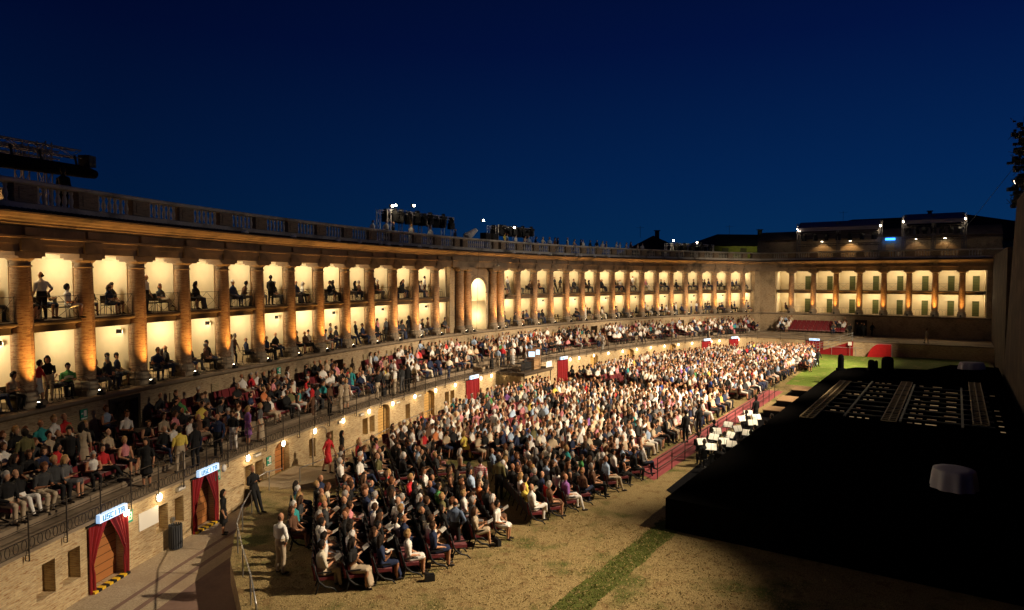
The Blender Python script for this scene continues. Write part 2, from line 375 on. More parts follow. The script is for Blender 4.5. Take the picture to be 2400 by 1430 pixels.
# entablature and cornice
prof=[(-.45,10.17),(.44,10.17),(.44,10.46),(.50,10.46),(.50,10.66),(.58,10.68),(.58,10.76),(.42,10.78),(.42,11.1),(.52,11.12),(.60,11.2),(.60,11.26),(.80,11.30),(.84,11.36),(1.05,11.40),(1.14,11.5),(1.22,11.5)]
mb=MB(); mb.sweep(FULL,prof); mb.build('entablature',M_STONE,B)
mb=MB(); mb.sweep(FULL,[(1.30,11.5),(1.32,11.56),(.42,11.74),(.36,11.74)]); mb.sweep(FULL,[(1.22,11.5),(1.30,11.5)])
# rounded tile ends along the edge
for st in main_st(SL,-8,.24):
    p=st[0](1.30,11.545); q=st[0](.6,11.72); mb.tube([p,q],[.055,.055],5)
mb.build('cornice_tiles',M_TILE,B)
# blocks of the frieze above each column and at the centre
allcol=[('m',s) for s in COLM+COLR]+[('w',t) for t in COLW]
def PP(k,s,n,z): return PM(s,n,z) if k=='m' else PW(s,n,z)
def RZ(k,s): return rzM(s) if k=='m' else -TW
mb=MB(); mb.box((0,0,-.26),(.20,.86,.44)); mb.box((-.02,0,.26),(.22,.5,.30)); fb0=mb.build('frieze_block',M_STONE,B)
for i,(k,s) in enumerate(allcol):
    o=fb0 if i==0 else inst(fb0,B); o.location=PP(k,s,.46,10.68); o.rotation_euler=(0,0,RZ(k,s))
mb=MB()
mb.sweep(main_st(-4.6,4.6,.9),[(.5,10.18),(.62,10.18),(.62,10.7),(.7,10.74),(.7,10.8),(.6,10.82),(.6,11.14),(.5,11.14)],caps=True)
mb.build('centre_entablature',M_STONE,B)
# balustrade: plinth, rail, pedestals, balusters
mb=MB(); mb.sweep(full_st(SL,.4,28.6),[(.38,11.7),(.38,11.96),(.30,12.0),(-.02,12.0),(-.02,11.9)]); mb.build('balustrade_plinth',M_BAL,B)
mb=MB(); mb.sweep(full_st(SL,.4,28.6),[(.36,12.66),(.42,12.70),(.42,12.80),(.36,12.85),(-.02,12.85),(-.08,12.80),(-.08,12.70),(-.02,12.66)],closed=True); mb.build('balustrade_rail',M_BAL,B)
pd={}
def pedestal(p,rz,w):
    if w not in pd:
        m_=MB(); m_.box((0,0,0),(.40,w,.66)); m_.box((.21,0,0),(.03,w*.62,.44)); pd[w]=m_.build('pedestal',M_PED,B); o=pd[w]
    else: o=inst(pd[w],B)
    o.location=p; o.rotation_euler=(0,0,rz)
for k,s in allcol: pedestal(PP(k,s,.17,12.33),RZ(k,s),.95)
for s in (-3.6,-2.4,2.4,3.6): pedestal(PM(s,.17,12.33),rzM(s),.75)
pedestal(PM(51.35,.17,12.33),rzM(51.4),1.7); pedestal(PW(1.0,.17,12.33),-TW,1.7); pedestal(PW(27.4,.17,12.33),-TW,2.2)
bprof=[(.075,0),(.075,.05),(.05,.07),(.085,.20),(.092,.27),(.07,.40),(.045,.50),(.06,.53),(.075,.56),(.075,.66)]
mb=MB(); mb.lathe(bprof,n=8); bal0=mb.build('baluster',M_BAL,B)
spots=[]
def balrow(k,a,b):
    L=b-a; n=max(2,int(round(L/.30)))
    for i in range(n): s=a+(i+.5)*L/n; spots.append((k,s))
for a,b in zip(COLM[:-1],COLM[1:]): balrow('m',a+.50,b-.50)
balrow('m',COLM[-1]+.5,-4.0); balrow('m',-1.95,1.95) ; balrow('m',4.0,COLR[0]-.5)
for a,b in zip(COLR[:-1],COLR[1:]): balrow('m',a+.50,b-.50)
balrow('w',1.9,COLW[0]-.5)
for a,b in zip(COLW[:-1],COLW[1:]): balrow('w',a+.50,b-.50)
balrow('w',COLW[-1]+.5,26.2)
spots.sort(key=lambda q:(PP(q[0],q[1],0,0)).length)
near=[q for q in spots if PP(q[0],q[1],0,0).length>22.5]
first=near[:99]; rest=[q for q in spots if q not in set(first)]
bal0.location=PP(*first[0],.17,12.0)
for q in first[1:]: inst(bal0,B,PP(*q,.17,12.0))
mb=MB()
for q in rest: mb.lathe([(.07,0),(.05,.07),(.09,.24),(.045,.5),(.07,.56),(.07,.66)],PP(*q,.17,12.0),n=6)
tag(mb.build('far_balusters',M_BAL,B),kind='stuff')
# columns: base, shaft, capital
def column_mesh(half=False):
    a=MB(); a.lathe([(.36,.62),(.375,1.2),(.375,2.2),(.36,3.6),(.335,5.1),(.325,5.28)],n=24); 
    b=MB(); b.box((0,0,.12),(.98,.98,.24)); b.lathe([(.47,.24),(.50,.30),(.50,.38),(.44,.42),(.41,.48),(.44,.53),(.44,.58),(.38,.62),(.34,.62)],n=24)
    c=MB(); c.lathe([(.325,5.24),(.365,5.26),(.375,5.30),(.33,5.33),(.33,5.46),(.37,5.48),(.45,5.56),(.45,5.58)],n=24)
    c.box((0,0,5.61),(.92,.98,.08)); c.box((.0,0,5.72),(.94,1.28,.155))
    return a,b,c
a,b,c=column_mesh()
col0=empty('column',(0,0,0),parent=B)
sh=a.build('shaft',M_COLB,col0); ba=b.build('base',M_TERR,col0); ca=c.build('capital',M_STONE,col0)
firstc=True
for k,s in allcol:
    if firstc: r=col0; firstc=False
    else:
        r=col0.copy(); COL.objects.link(r); r.parent=B
        for x in (sh,ba,ca):
            y=x.copy(); COL.objects.link(y); y.parent=r
    r.location=PP(k,s,0.02,ZG); r.rotation_euler=(0,0,RZ(k,s))
# centre: paired engaged columns, solid wall with the tall arch
ar=1.27; zs=7.93; ztop=10.18
mb=MB()
def arc_wall(mb,P,s0,s1,n,z0,z1,arches,m=0,nseg=10):
    """vertical wall skin at offset n between s0 and s1 with arched openings (centre, half width, spring z, foot z)"""
    cuts=[s0]
    for c_,w,sp_,ft in arches: cuts+= [c_-w,c_+w]
    cuts.append(s1)
    for i in range(0,len(cuts),2):
        a,b=cuts[i],cuts[i+1]; k=max(1,int((b-a)/1.4))
        for j in range(k):
            u,v=a+(b-a)*j/k,a+(b-a)*(j+1)/k
            mb.face([P(u,n,z0),P(v,n,z0),P(v,n,z1),P(u,n,z1)],m,[(u,z0),(v,z0),(v,z1),(u,z1)])
    for c_,w,sp_,ft in arches:
        h=w
        pts=[(c_-w*math.cos(math.pi*i/nseg),sp_+h*math.sin(math.pi*i/nseg)) for i in range(nseg+1)]
        for (u,zu),(v,zv) in zip(pts[:-1],pts[1:]):
            mb.face([P(u,n,zu),P(v,n,zv),P(v,n,z1),P(u,n,z1)],m,[(u,zu),(v,zv),(v,z1),(u,z1)])
        if ft>z0+.01: mb.face([P(c_-w,n,z0),P(c_+w,n,z0),P(c_+w,n,ft),P(c_-w,n,ft)],m,[(c_-w,z0),(c_+w,z0),(c_+w,ft),(c_-w,ft)])
arc_wall(mb,PM,-4.25,4.25,.02,ZG,ztop,[(0,ar,zs,ZG)])
for s_ in (-4.25,4.25):
    mb.face([PM(s_,-2.7,ZG),PM(s_,.02,ZG),PM(s_,.02,ztop),PM(s_,-2.7,ztop)],0,[(0,ZG),(2.7,ZG),(2.7,ztop),(0,ztop)])
mb.build('centre_wall',M_BRICK2,B)
mb=MB()
pts=[(-ar,ZG)]+[(-ar*math.cos(math.pi*i/14),zs+ar*math.sin(math.pi*i/14)) for i in range(15)]+[(ar,ZG)]
for (u,zu),(v,zv) in zip(pts[:-1],pts[1:]): mb.face([PM(u,.02,zu),PM(v,.02,zv),PM(v,-2.2,zv),PM(u,-2.2,zu)])
mb.face([PM(u,-2.2,z) for u,z in pts]); mb.build('arch_recess',M_PLAST,B)
mb=MB()
pts=[(-(ar+.0)*math.cos(math.pi*i/14),zs+(ar)*math.sin(math.pi*i/14),-(ar+.3)*math.cos(math.pi*i/14),zs+(ar+.3)*math.sin(math.pi*i/14)) for i in range(15)]
for p,q in zip(pts[:-1],pts[1:]): mb.face([PM(p[0],.09,p[1]),PM(q[0],.09,q[1]),PM(q[2],.09,q[3]),PM(p[2],.09,p[3])]); mb.face([PM(p[2],.09,p[3]),PM(q[2],.09,q[3]),PM(q[2],.02,q[3]),PM(p[2],.02,p[3])]); mb.face([PM(q[0],.09,q[1]),PM(p[0],.09,p[1]),PM(p[0],.02,p[1]),PM(q[0],.02,q[1])])
for sg in (-1,1): mb.box(PM(sg*(ar+.15),.06,zs-.06),(.12,.42,.14),rzM(0))
mb.box(PM(0,.05,9.78),(.08,2.6,.62),rzM(0)); mb.build('arch_surround',M_STONE,B)
for s in (-3.15,-1.98,1.98,3.15):
    r=col0.copy(); COL.objects.link(r); r.parent=B; r.location=PM(s,.30,ZG); r.rotation_euler=(0,0,rzM(s))
    for x in (sh,ba,ca): y=x.copy(); COL.objects.link(y); y.parent=r
# corner piers and end pier
mb=MB()
mb.sweep(main_st(51.0,51.95,.95)+miter_st()+wing_st(.4,2.25,1.9),[(-.5,ZG),(-.5,ZT+.02),(.34,ZT+.02),(.34,ZG)],closed=True,caps=True)
mb.build('corner_pier',M_BRICK2,B); mb=MB()
mb.sweep(wing_st(26.75,28.6,1.85),[(-2.9,-.7),(-2.9,ZT+.02),(.38,ZT+.02),(.38,-.7)],closed=True,caps=True)
mb.build('end_pier',M_BRICK2,B)
# boxes: partitions with rounded shoulders + slabs + vault
pw_={}
def part_wall(p,h,rz):
    h=round(h,3)
    if h not in pw_:
        m_=MB(); m_.box((0,0,0),(2.3,.24,h)); pw_[h]=m_.build('box_partition',M_PLAST,B); o=pw_[h]
    else: o=inst(pw_[h],B)
    o.location=p; o.rotation_euler=(0,0,rz)
mbd=MB()
def bay(k,a,b,door=False,wa=True,wb=True):
    P=(lambda s,n,z: PP(k,s,n,z)); w=.13
    # partitions
    for s_,on in ((a,wa),(b,wb)):
        if not on: continue
        part_wall(P(s_,-1.55,(ZG+ZS)/2),ZS-ZG,RZ(k,s_)); part_wall(P(s_,-1.55,(ZU+ZT)/2+.05),ZT-ZU+.1,RZ(k,s_))
    mbv=MB()
    # vault of the upper box: rounded shoulders, n from -2.7 to -.42
    r=.24; z0=ZT+.02; pts=[(a,z0-r*1.0)]
    for i in range(7):
        t=math.pi/2*i/6; pts.append((a+.12+r*(1-math.cos(t)),z0-r+r*math.sin(t)))
    for i in range(7):
        t=math.pi/2*(1-i/6); pts.append((b-.12-r*(1-math.cos(t)),z0-r+r*math.sin(t)))
    for (u,zu),(v,zv) in zip(pts[1:-1],pts[2:]): mbv.face([P(u,-2.72,zu),P(v,-2.72,zv),P(v,-.44,zv),P(u,-.44,zu)],0,None,True)
    # face spandrels of the vault towards the arena
    zt=ZT+.1
    for (u,zu),(v,zv) in zip(pts[1:-1],pts[2:]): mbv.face([P(u,-.44,zu),P(v,-.44,zv),P(v,-.44,zt),P(u,-.44,zt)])
    mbv.build('vault',M_PLAST,B)
bays=[]
prev=COLM[0]-2.84
for s in COLM: bays.append(('m',prev,s)); prev=s
bays.append(('m',COLM[-1],-4.25)); bays.append(('m',4.25,COLR[0]))
for a_,b_ in zip(COLR[:-1],COLR[1:]): bays.append(('m',a_,b_))
bays.append(('m',COLR[-1],51.0)); bays.append(('w',2.25,COLW[0]))
for a_,b_ in zip(COLW[:-1],COLW[1:]): bays.append(('w',a_,b_))
bays.append(('w',COLW[-1],26.75))
for i,(k,a_,b_) in enumerate(bays): bay(k,a_,b_,door=(k=='w' and a_>3),wa=True,wb=(b_ in (-4.25,51.0,26.75)))
# green doors of the far wing, each its own part
mbd=MB(); mbd.box((0,0,.96),(.06,.74,1.92)); mbd.box((0,0,1.97),(.10,.86,.07),0,1); mbd.box((.02,-.39,.98),(.08,.05,1.98),0,1); mbd.box((.02,.39,.98),(.08,.05,1.98),0,1)
d0=mbd.build('green_door',[M_GREEN,M_PLAST],B); fd=True
for (k,a_,b_) in bays:
    if k=='w' and a_>3:
        c_=a_+(b_-a_)*.60
        for z_ in (ZG,ZU):
            o=d0 if fd else inst(d0,B); fd=False
            o.location=PW(c_,-2.64,z_+.005); o.rotation_euler=(0,0,-TW)
# upper floor slabs with a moulded edge, one per bay
for (k,a_,b_) in bays:
    m_=MB(); g=.30
    if k=='m': st=main_st(a_+g,b_-g,1.2)
    else: st=wing_st(a_+g,b_-g)
    m_.sweep(st,[(-2.7,ZU),(.16,ZU),(.20,ZU-.05),(.20,ZU-.11),(.10,ZU-.18),(-.02,ZU-.20),(-.02,ZS-.0),(-.2,ZS)][::-1],caps=False,mats=[1,1,0,0,0,0,2][:7])
    for j_,st_ in ((0,st[0]),(1,st[-1])): m_.face([st_[0](n,z) for n,z in [(-.5,ZU),(.16,ZU),(.20,ZU-.05),(.20,ZU-.11),(.10,ZU-.18),(-.02,ZU-.20),(-.02,ZS),(-.5,ZS)]])
    m_.build('balcony_slab',[M_SLAB,M_SLAB,M_FLOOR],B)
# doors in the wall behind the terrace
def opening(P,k,s0,s1,z0,z1,n,depth,name,mt,extra=None):
    m_=MB(); c_=(s0+s1)/2
    m_.face([P(s0,n-depth,z0),P(s1,n-depth,z0),P(s1,n-depth,z1),P(s0,n-depth,z1)])
    for u in (s0,s1): m_.face([P(u,n,z0),P(u,n-depth,z0),P(u,n-depth,z1),P(u,n,z1)],1,[(0,z0),(depth,z0),(depth,z1),(0,z1)])
    m_.face([P(s0,n,z1),P(s1,n,z1),P(s1,n-depth,z1),P(s0,n-depth,z1)],1)
    return m_.build(name,[mt,M_BRICK2],B)
opening(PM,'m',-37.0,-35.6,1.7,3.95,.62,.35,'lattice_door',M_DARKD)
m_=MB()
for i in range(3):
    for j in range(4):
        s0=-36.95+i*.45; z0=1.75+j*.55
        for (u0,v0,u1,v1) in ((0,0,.45,.55),(0,.55,.45,0),(.22,0,.22,.55)): m_.bar(PM(s0+u0,.33,z0+v0),PM(s0+u1,.33,z0+v1),.018)
for u in (-37.08,-35.52): m_.box(PM(u,.64,2.9),(.10,.14,2.3),rzM(u))
m_.box(PM(-36.3,.64,4.0),(.10,1.7,.14),rzM(-36.3)); m_.build('lattice_grille',M_DARKD,B)
for a_,b_ in ((-19.9,-18.8),(18.7,19.9),(35.6,36.8)): opening(PM,'m',a_,b_,1.7,3.7,.62,.9,'terrace_doorway',M_DARKD)
opening(PW,'w',12.4,13.9,1.5,3.65,.62,.9,'terrace_doorway',M_DARKD)
# louvred shutters, one in each bay of that wall
def shutter():
    m_=MB(); m_.box((0,0,0),(.05,.52,.66)); 
    for i in range(8): m_.box((.035,0,-.27+i*.078),(.02,.46,.05),ax=(Vector((.8,0,-.6)),Vector((0,1,0)),Vector((.6,0,.8))))
    return m_.build('shutter',M_SHUT,B)
sh0=shutter(); fs=True
mids=[(k,(a_+b_)/2) for k,a_,b_ in bays if not (k=='m' and abs(a_)<4.3) ]
for k,s in mids:
    if k=='m' and (-37.2<s<-35.3 or abs(s+19.3)<1 or abs(s-19.3)<1 or abs(s-36.2)<1.2): continue
    if k=='w' and s>11: continue
    o=sh0 if fs else inst(sh0,B); fs=False
    o.location=PP(k,s,.66,3.45); o.rotation_euler=(0,0,RZ(k,s))
# ---------------------------------------------------------------- lamps inside the boxes
WARM=(1,.80,.50)
def pl(name,loc,en,col=WARM,r=.22): 
    return lamp('POINT',name,loc,en,col,shadow_soft_size=r)
def floodfix(name,parent=None):
    m_=MB(); m_.box((0,0,0),(.16,.20,.14)); m_.box((-.09,0,.0),(.06,.05,.05)); m_.face([(.082,-.085,-.055),(.082,.085,-.055),(.082,.085,.055),(.082,-.085,.055)],1); m_.box((.02,0,-.09),(.04,.24,.03))
    return m_.build(name,[M_BLACK,M_BULB])
bf0=floodfix('box_floodlight'); nb=0
for i,(k,a_,b_) in enumerate(bays):
    c_=(a_+b_)/2; w_=(b_-a_)/2.84
    if k=='m' and b_<-44: continue
    pl('box_light',PP(k,c_+.25*w_,-1.25,ZS-.36),106*w_*rng.uniform(.7,1.25))
    pl('box_light',PP(k,c_+.1*w_,-1.15,ZT-.42),100*w_*rng.uniform(.75,1.2))
    if w_>.9 and i%2==0:
        o=bf0 if nb==0 else inst(bf0); nb+=1
        o.location=PP(k,b_-.26,-.75,ZS-.32); o.rotation_euler=(0,R(15),RZ(k,b_)+R(90 if k=='m' else 90)+R(30))
        nm=('on the arc' if k=='m' else 'in the straight far wing')
        tag(o,'small black floodlight under the balcony, %s from the near end %s'%(nth(nb),nm),'floodlight','floodlights inside the lower boxes')
pl('box_light',PM(0,-1.0,8.4),260); pl('box_light',PM(.5,-1.1,5.6),110)
# ground uplights at the column feet
m_=MB(); m_.box((0,0,.05),(.22,.22,.10)); m_.tube([(0,0,.08),(-.05,0,.2)],[.09,.10],10); m_.face([(-.05+.07*math.cos(t),.07*math.sin(t),.212) for t in [k*math.pi/4 for k in range(8)]],1)
up0=m_.build('column_uplight',[M_BLACK,M_BULB]); nu=0
GOLD=(1,.46,.10)
for k,s in allcol+[('m',q) for q in (-3.15,-1.98,1.98,3.15)]:
    off=.30 if abs(s)<4 and k=='m' else 0
    dim=1.0
    if (k,s) in (('w',COLW[0]),): dim=.5
    if k=='m' and s in (-3.15,-1.98): dim=.55
    p=PP(k,s-.12,.86+off,ZG+.03)
    o=up0 if nu==0 else inst(up0); nu+=1
    o.location=p; o.rotation_euler=(0,0,RZ(k,s))
    tag(o,'small uplight at the foot of the %s column counted from the near end'%nth(nu),'uplight','uplights at the column feet')
    lamp('SPOT','column_uplight_beam',PP(k,s-.12,.90+off,ZG+.27),1350*dim*rng.uniform(.7,1.2),GOLD,PP(k,s-.02,.36+off,ZG+4.8),spot_size=R(62),spot_blend=1,shadow_soft_size=.03)
# ================================================================ podium wall, terrace, path, field
NP=5.6; ZL=1.6
# podium foot line: main offset 5.6, then parallel to the wing at 10
def LW(t,z,n=10.): return PW(t,n,z)
SJ=43.2
pod_st=main_st(SL-3,SJ,1.42)+[((lambda n,z,t=t: PW(t,10.0+(n-NP),z)),S1+t) for t in (2.2,6,10,14,18,22,28)]
podium=empty('podium_wall'); tag(podium,'low buff brick podium wall with lamps and curtained doors below the terrace seats','wall')
def PQ(s,n,z): return PM(s,n,z)
doors=[(-43.05,.78,'c'),(-37.8,.70,'c'),(-9.4,.9,'c'),(6.1,.85,'c'),(34.9,.85,'c'),(40.6,.85,'c')]
arches=[(-32.0,.62,'w'),(-28.6,.62,'b'),(-21.6,.72,'y'),(-15.7,.72,'y'),(12.2,.75,'y'),(19.4,.7,'y'),(28.0,.7,'y')]
niches=[(-45.6,.36),(-44.6,.36),(-40.3,.34),(-39.4,.34),(-34.7,.34),(-33.9,.3),(-29.9+.6,.3),(-28.1+.55,.3),(-23.8,.3),(-23.0,.3),(-18.6,.3),(-13.2,.3),(-12.4,.3)]
cuts=[]
for c_,w,t in doors: cuts.append((c_-w,c_+w,-.72,1.42,'c'))
for c_,w,t in arches:
    if t!='b': cuts.append((c_-w,c_+w,-.72,1.42,t))
for c_,w in niches:
    if not any(c_-w<b and c_+w>a for a,b,_,_,_ in cuts): cuts.append((c_-w,c_+w,-.05,.95,'n'))
cuts.sort()
mb=MB(); prev=SL-3
def wallseg(a,b,z0,z1):
    if b-a<.01: return
    k=max(1,int(round((b-a)/1.4)))
    for i in range(k):
        u,v=a+(b-a)*i/k,a+(b-a)*(i+1)/k
        mb.face([PM(u,NP,z0),PM(v,NP,z0),PM(v,NP,z1),PM(u,NP,z1)],0,[(u,z0),(v,z0),(v,z1),(u,z1)])
for a,b,z0,z1,t in cuts:
    wallseg(prev,a,-.78,ZL-.1)
    arch=(t in 'wy')
    if z0>-.7: wallseg(a,b,-.78,z0)
    if arch:
        c_=(a+b)/2; w=(b-a)/2; N_=8; rise=.42*w+.1
        pts=[(c_-w*math.cos(math.pi*i/N_),z1-rise+rise*math.sin(math.pi*i/N_)) for i in range(N_+1)]
        for (u,zu),(v,zv) in zip(pts[:-1],pts[1:]):
            mb.face([PM(u,NP,zu),PM(v,NP,zv),PM(v,NP,ZL-.1),PM(u,NP,ZL-.1)],0,[(u,zu),(v,zv),(v,ZL-.1),(u,ZL-.1)])
            mb.face([PM(u,NP,zu),PM(u,NP-.32,zu),PM(v,NP-.32,zv),PM(v,NP,zv)],0)
    else: wallseg(a,b,z1,ZL-.1)
    dp=.32 if t!='n' else .38
    for u in (a,b):
        q=[PM(u,NP,z0),PM(u,NP-dp,z0),PM(u,NP-dp,z1),PM(u,NP,z1)]
        mb.face(q,0,[(0,z0),(dp,z0),(dp,z1),(0,z1)])
    mb.face([PM(a,NP,z0),PM(b,NP,z0),PM(b,NP-dp,z0),PM(a,NP-dp,z0)],0)
    if not arch: mb.face([PM(a,NP,z1),PM(b,NP,z1),PM(b,NP-dp,z1),PM(a,NP-dp,z1)],0)
    if t=='n': mb.face([PM(a,NP-dp,z0),PM(b,NP-dp,z0),PM(b,NP-dp,z1),PM(a,NP-dp,z1)],0,[(a,z0),(b,z0),(b,z1),(a,z1)])
    prev=b
wallseg(prev,SJ,-.78,ZL-.1)
mb.sweep(pod_st[-8:],[(NP,-.78),(NP,ZL-.1)])
mb.build('brick_face',M_BRICK,podium)
mb=MB(); mb.sweep(pod_st,[(NP-.02,ZL-.12),(NP+.10,ZL-.10),(NP+.10,ZL),(NP-.9,ZL)]); mb.build('stone_ledge',M_TERR,podium)
# doors inside the openings
for c_,w,t in arches:
    m_=MB()
    if t=='b':
        arc_wall(m_,lambda s,n,z:PM(s,n,z),c_-w-.16,c_+w+.16,NP+.02,-.2,-.19,[]); 
        N_=8; pts=[(-math.cos(math.pi*i/N_),math.sin(math.pi*i/N_)) for i in range(N_+1)]
        for (x0,y0),(x1,y1) in zip(pts[:-1],pts[1:]):
            f=lambda x,y,k:PM(c_+x*(w+k*.1),NP+.03,1.0+y*(.36+k*.08))
            m_.face([f(x0,y0,0),f(x1,y1,0),f(x1,y1,1),f(x0,y0,1)])
        for sg in (-1,1): m_.box(PM(c_+sg*(w+.05),NP+.01,.15),(.05,.10,1.7),rzM(c_))
        m_.build('blind_arch',M_TERR,podium)
    else:
        m_.face([PM(c_-w,NP-.30,-.72),PM(c_+w,NP-.30,-.72),PM(c_+w,NP-.30,1.45),PM(c_-w,NP-.30,1.45)],0,[(0,0),(2*w,0),(2*w,2.2),(0,2.2)])
        m_.box(PM(c_+w*.62,NP-.27,.35),(.04,.05,2.1),rzM(c_),1)
        m_.build('arched_door',[M_WOOD if t=='w' else M_WOODY,M_DARKD],podium)
# seating tiers of the terrace: steps rising to the wall of the loggia
TN=[3.85,3.0,2.15,1.3]; TZ=[1.82,2.06,2.30,2.54]
steps=[(NP-.85,ZL),(4.32,ZL),(4.32,TZ[0]),(3.47,TZ[0]),(3.47,TZ[1]),(2.62,TZ[1]),(2.62,TZ[2]),(1.77,TZ[2]),(1.77,TZ[3]),(.6,TZ[3])]
mb=MB(); mb.sweep(main_st(SL-3,SJ+.3),steps)
wsteps=[(10-.85,ZL),(4.32,ZL),(4.32,TZ[0]),(3.47,TZ[0]),(3.47,TZ[1]),(2.62,TZ[1]),(2.62,TZ[2]),(1.77,TZ[2]),(1.77,TZ[3]),(.6,TZ[3])]
tst=main_st(SJ+.3,S1-.6*4.32-.1)
mb.sweep(tst+miter_st()[:0],steps[1:])
mb.sweep([((lambda n,z,t=t: PW(t,n,z)),S1+t) for t in (2.9,6,9,11.8)],wsteps[1:])
a_=PM(S1-.6*4.32-.1,4.32,0); 
# flat part of the terrace in front of the tiers at the corner and along the wing
fl=[PM(SJ+.3,4.3,ZL-.006),PM(SJ+.3,NP-.8,ZL-.006)]+[PW(t,10-.85,ZL-.006) for t in (2.2,10,18,28)]+[PW(28,.63,ZL-.006),PW(11.9,.63,ZL-.006),PW(11.8,4.2,ZL-.006),PW(2.9,4.2,ZL-.006),PM(49,4.2,ZL-.006),PM(46.5,4.3,ZL-.006)]
mb.face(fl,0)
for n0 in (0,):
    # infill of the corner steps
    for i in range(1,9,2):
        pass
mb.face([PM(49.6,4.31,TZ[0]-.004),PM(49.6,.63,TZ[0]-.004),PW(2.95,.63,TZ[0]-.004),PW(2.95,4.31,TZ[0]-.004)])
mb.face([PM(49.6,4.31,TZ[0]-.004),PW(2.95,4.31,TZ[0]-.004),PW(2.95,4.31,ZL),PM(49.6,4.31,ZL)])
terr=mb.build('seating_terrace',M_TERR); tag(terr,kind='structure')
# lamps on the podium wall
m_=MB(); m_.lathe([(.0,.06),(.10,.055),(.135,.03),(.14,0)],n=16); 
def wall_lamp(lit=True):
    r=empty('wall_lamp'); 
    m_=MB(); n=18
    ring=[[Vector((dx,.125*k_*math.cos(2*math.pi*i/n),.155*k_*math.sin(2*math.pi*i/n))) for i in range(n)] for dx,k_ in ((0.02,1.0),(.06,.93),(.09,.6),(.10,.05))]
    for r0,r1 in zip(ring[:-1],ring[1:]):
        for i in range(n): j=(i+1)%n; m_.face([r0[i],r0[j],r1[j],r1[i]],0,None,True)
    g=m_.build('glass',M_LAMP if lit else M_LAMPOFF,r)
    m_=MB(); m_.tube([(0,0,0),(.03,0,0)],[.15,.15],18); f=m_.build('mount',M_STEEL,r); f.scale=(1,.9,1.1)
    reg(r,g,f); return r
L0=wall_lamp(True); L1=wall_lamp(False); nl=0; u0=u1=True
for s in [q for q in COLM if q>-44]+[-4.0,-6.38+2.84*0+.0 if False else -1.2]+COLR[:13]:
    lit=not (abs(s-(-37.64))<.2)
    if any(abs(s-c_)<w+.2 for c_,w,t in doors): s=s+1.15
    nl+=1
    if lit:
        o=L0 if u0 else dup(L0,(0,0,0)); u0=False
    else: o=L1
    o.location=PM(s,NP+.01,1.30); o.rotation_euler=(0,0,rzM(s))
    tag(o,('round lit wall lamp' if lit else 'round unlit wall lamp')+' on the podium wall, %s counted from the near end'%nth(nl),'wall lamp','round lamps along the podium wall')
    if lit: lamp('POINT','wall_lamp_light',PM(s,NP+.30,1.28),15,(1,.74,.40),shadow_soft_size=.12)
# curtained doorways
def curtain_mesh(side,w=.78,h=2.12,tied=True):
    m_=MB(); nu_,nv=26,14; P_=[]
    for j in range(nv+1):
        z=h*j/nv; row=[]
        for i in range(nu_+1):
            t=i/nu_
            if tied:
                q=j/nv; inner=.06+ (w-.02-.06)*(max(0,(q-.42)/.58)**1.25 if q>.42 else 0.0)+ (.16 if q<.42 else .16*(1-(q-.42)/.58)); inner=min(inner,w)
                if .34<q<.46: inner*=.82
            else: inner=w
            y=t*inner; x=.05*math.sin(t*nu_*1.05)+.03*math.sin(t*9+z)
            row.append(Vector((x+.05,side*(w-y),z)))
        P_.append(row)
    for j in range(nv):
        for i in range(nu_):
            m_.face([P_[j][i],P_[j][i+1],P_[j+1][i+1],P_[j+1][i]],0,None,True)
    return m_
def seg_char(m_,ch,y0,z0,w,h,th,x,m=0):
    S={'0':'abcdef','3':'abcdg','4':'fgbc','U':'fbcde','S':'afgcd','C':'afed','I':'hi','T':'ahi','A':'efabcg','E':'afged','R':'efabg'}.get(ch,'abcdefg')
    B_={'a':(0,1,1,1),'b':(1,.5,1,1),'c':(1,0,1,.5),'d':(0,0,1,0),'e':(0,0,0,.5),'f':(0,.5,0,1),'g':(0,.5,1,.5),'h':(.5,.5,.5,1),'i':(.5,0,.5,.5)}
    for k_ in S:
        a0,b0,a1,b1=B_[k_]; ya,za=y0+a0*w,z0+b0*h; yb,zb=y0+a1*w,z0+b1*h
        m_.box((x,(ya+yb)/2,(za+zb)/2),(.012,abs(yb-ya)+th,abs(zb-za)+th),0,m)
def curtain_door(c_,w,tied,label,sign=True,k='m'):
    r=empty('curtained_doorway',PP(k,c_,NP if k=='m' else 10.0,-.75),RZ(k,c_)); tag(r,label,'doorway','curtained doorways in the podium wall')
    for sd in (-1,1): curtain_mesh(sd,w+.06,2.14,tied).build('curtain',M_CURT,r)
    m_=MB(); m_.face([(-.31,-w,.02),(-.31,w,.02),(-.31,w,2.2),(-.31,-w,2.2)],0,[(0,0),(2*w,0),(2*w,2.2),(0,2.2)]); m_.build('door_panel',M_WOOD,r)
    m_=MB(); m_.box((.05,0,2.17),(.12,2*w+.22,.04)); m_.build('curtain_rail',M_BLACK,r)
    if tied:
        m_=MB(); n=10
        for i in range(n): m_.box((.08,-w+(i+.5)*2*w/n,.035),(.22,2*w/n*.98,.07),0,i%2)
        m_.build('hazard_step',[M_YEL,M_BLACK],r)
    if sign:
        m_=MB(); m_.box((.20,0,2.33),(.14,1.20,.26)); sg_=m_.build('sign_box',M_SIGNW,r)
        m_=MB()
        for q,chh in enumerate('USCITA'): seg_char(m_,chh,-.46+q*.16,2.255,.10,.15,.024,.278)
        m_.build('sign_lettering',M_SIGNT,r)
        lamp('POINT','sign_light',PP(k,c_,(NP if k=='m' else 10.)+.55,1.5),5,(.25,.45,1),shadow_soft_size=.3)
    return r
curtain_door(-43.05,.78,True,'tied back red curtains over a plank door beside the green 03 plate')
curtain_door(-37.8,.70,True,'tied back red curtains over a plank door beside the woman in black')
curtain_door(-9.4,.9,False,'closed red curtain just in front of the control booth')
curtain_door(6.1,.85,False,'closed red curtain just beyond the control booth')
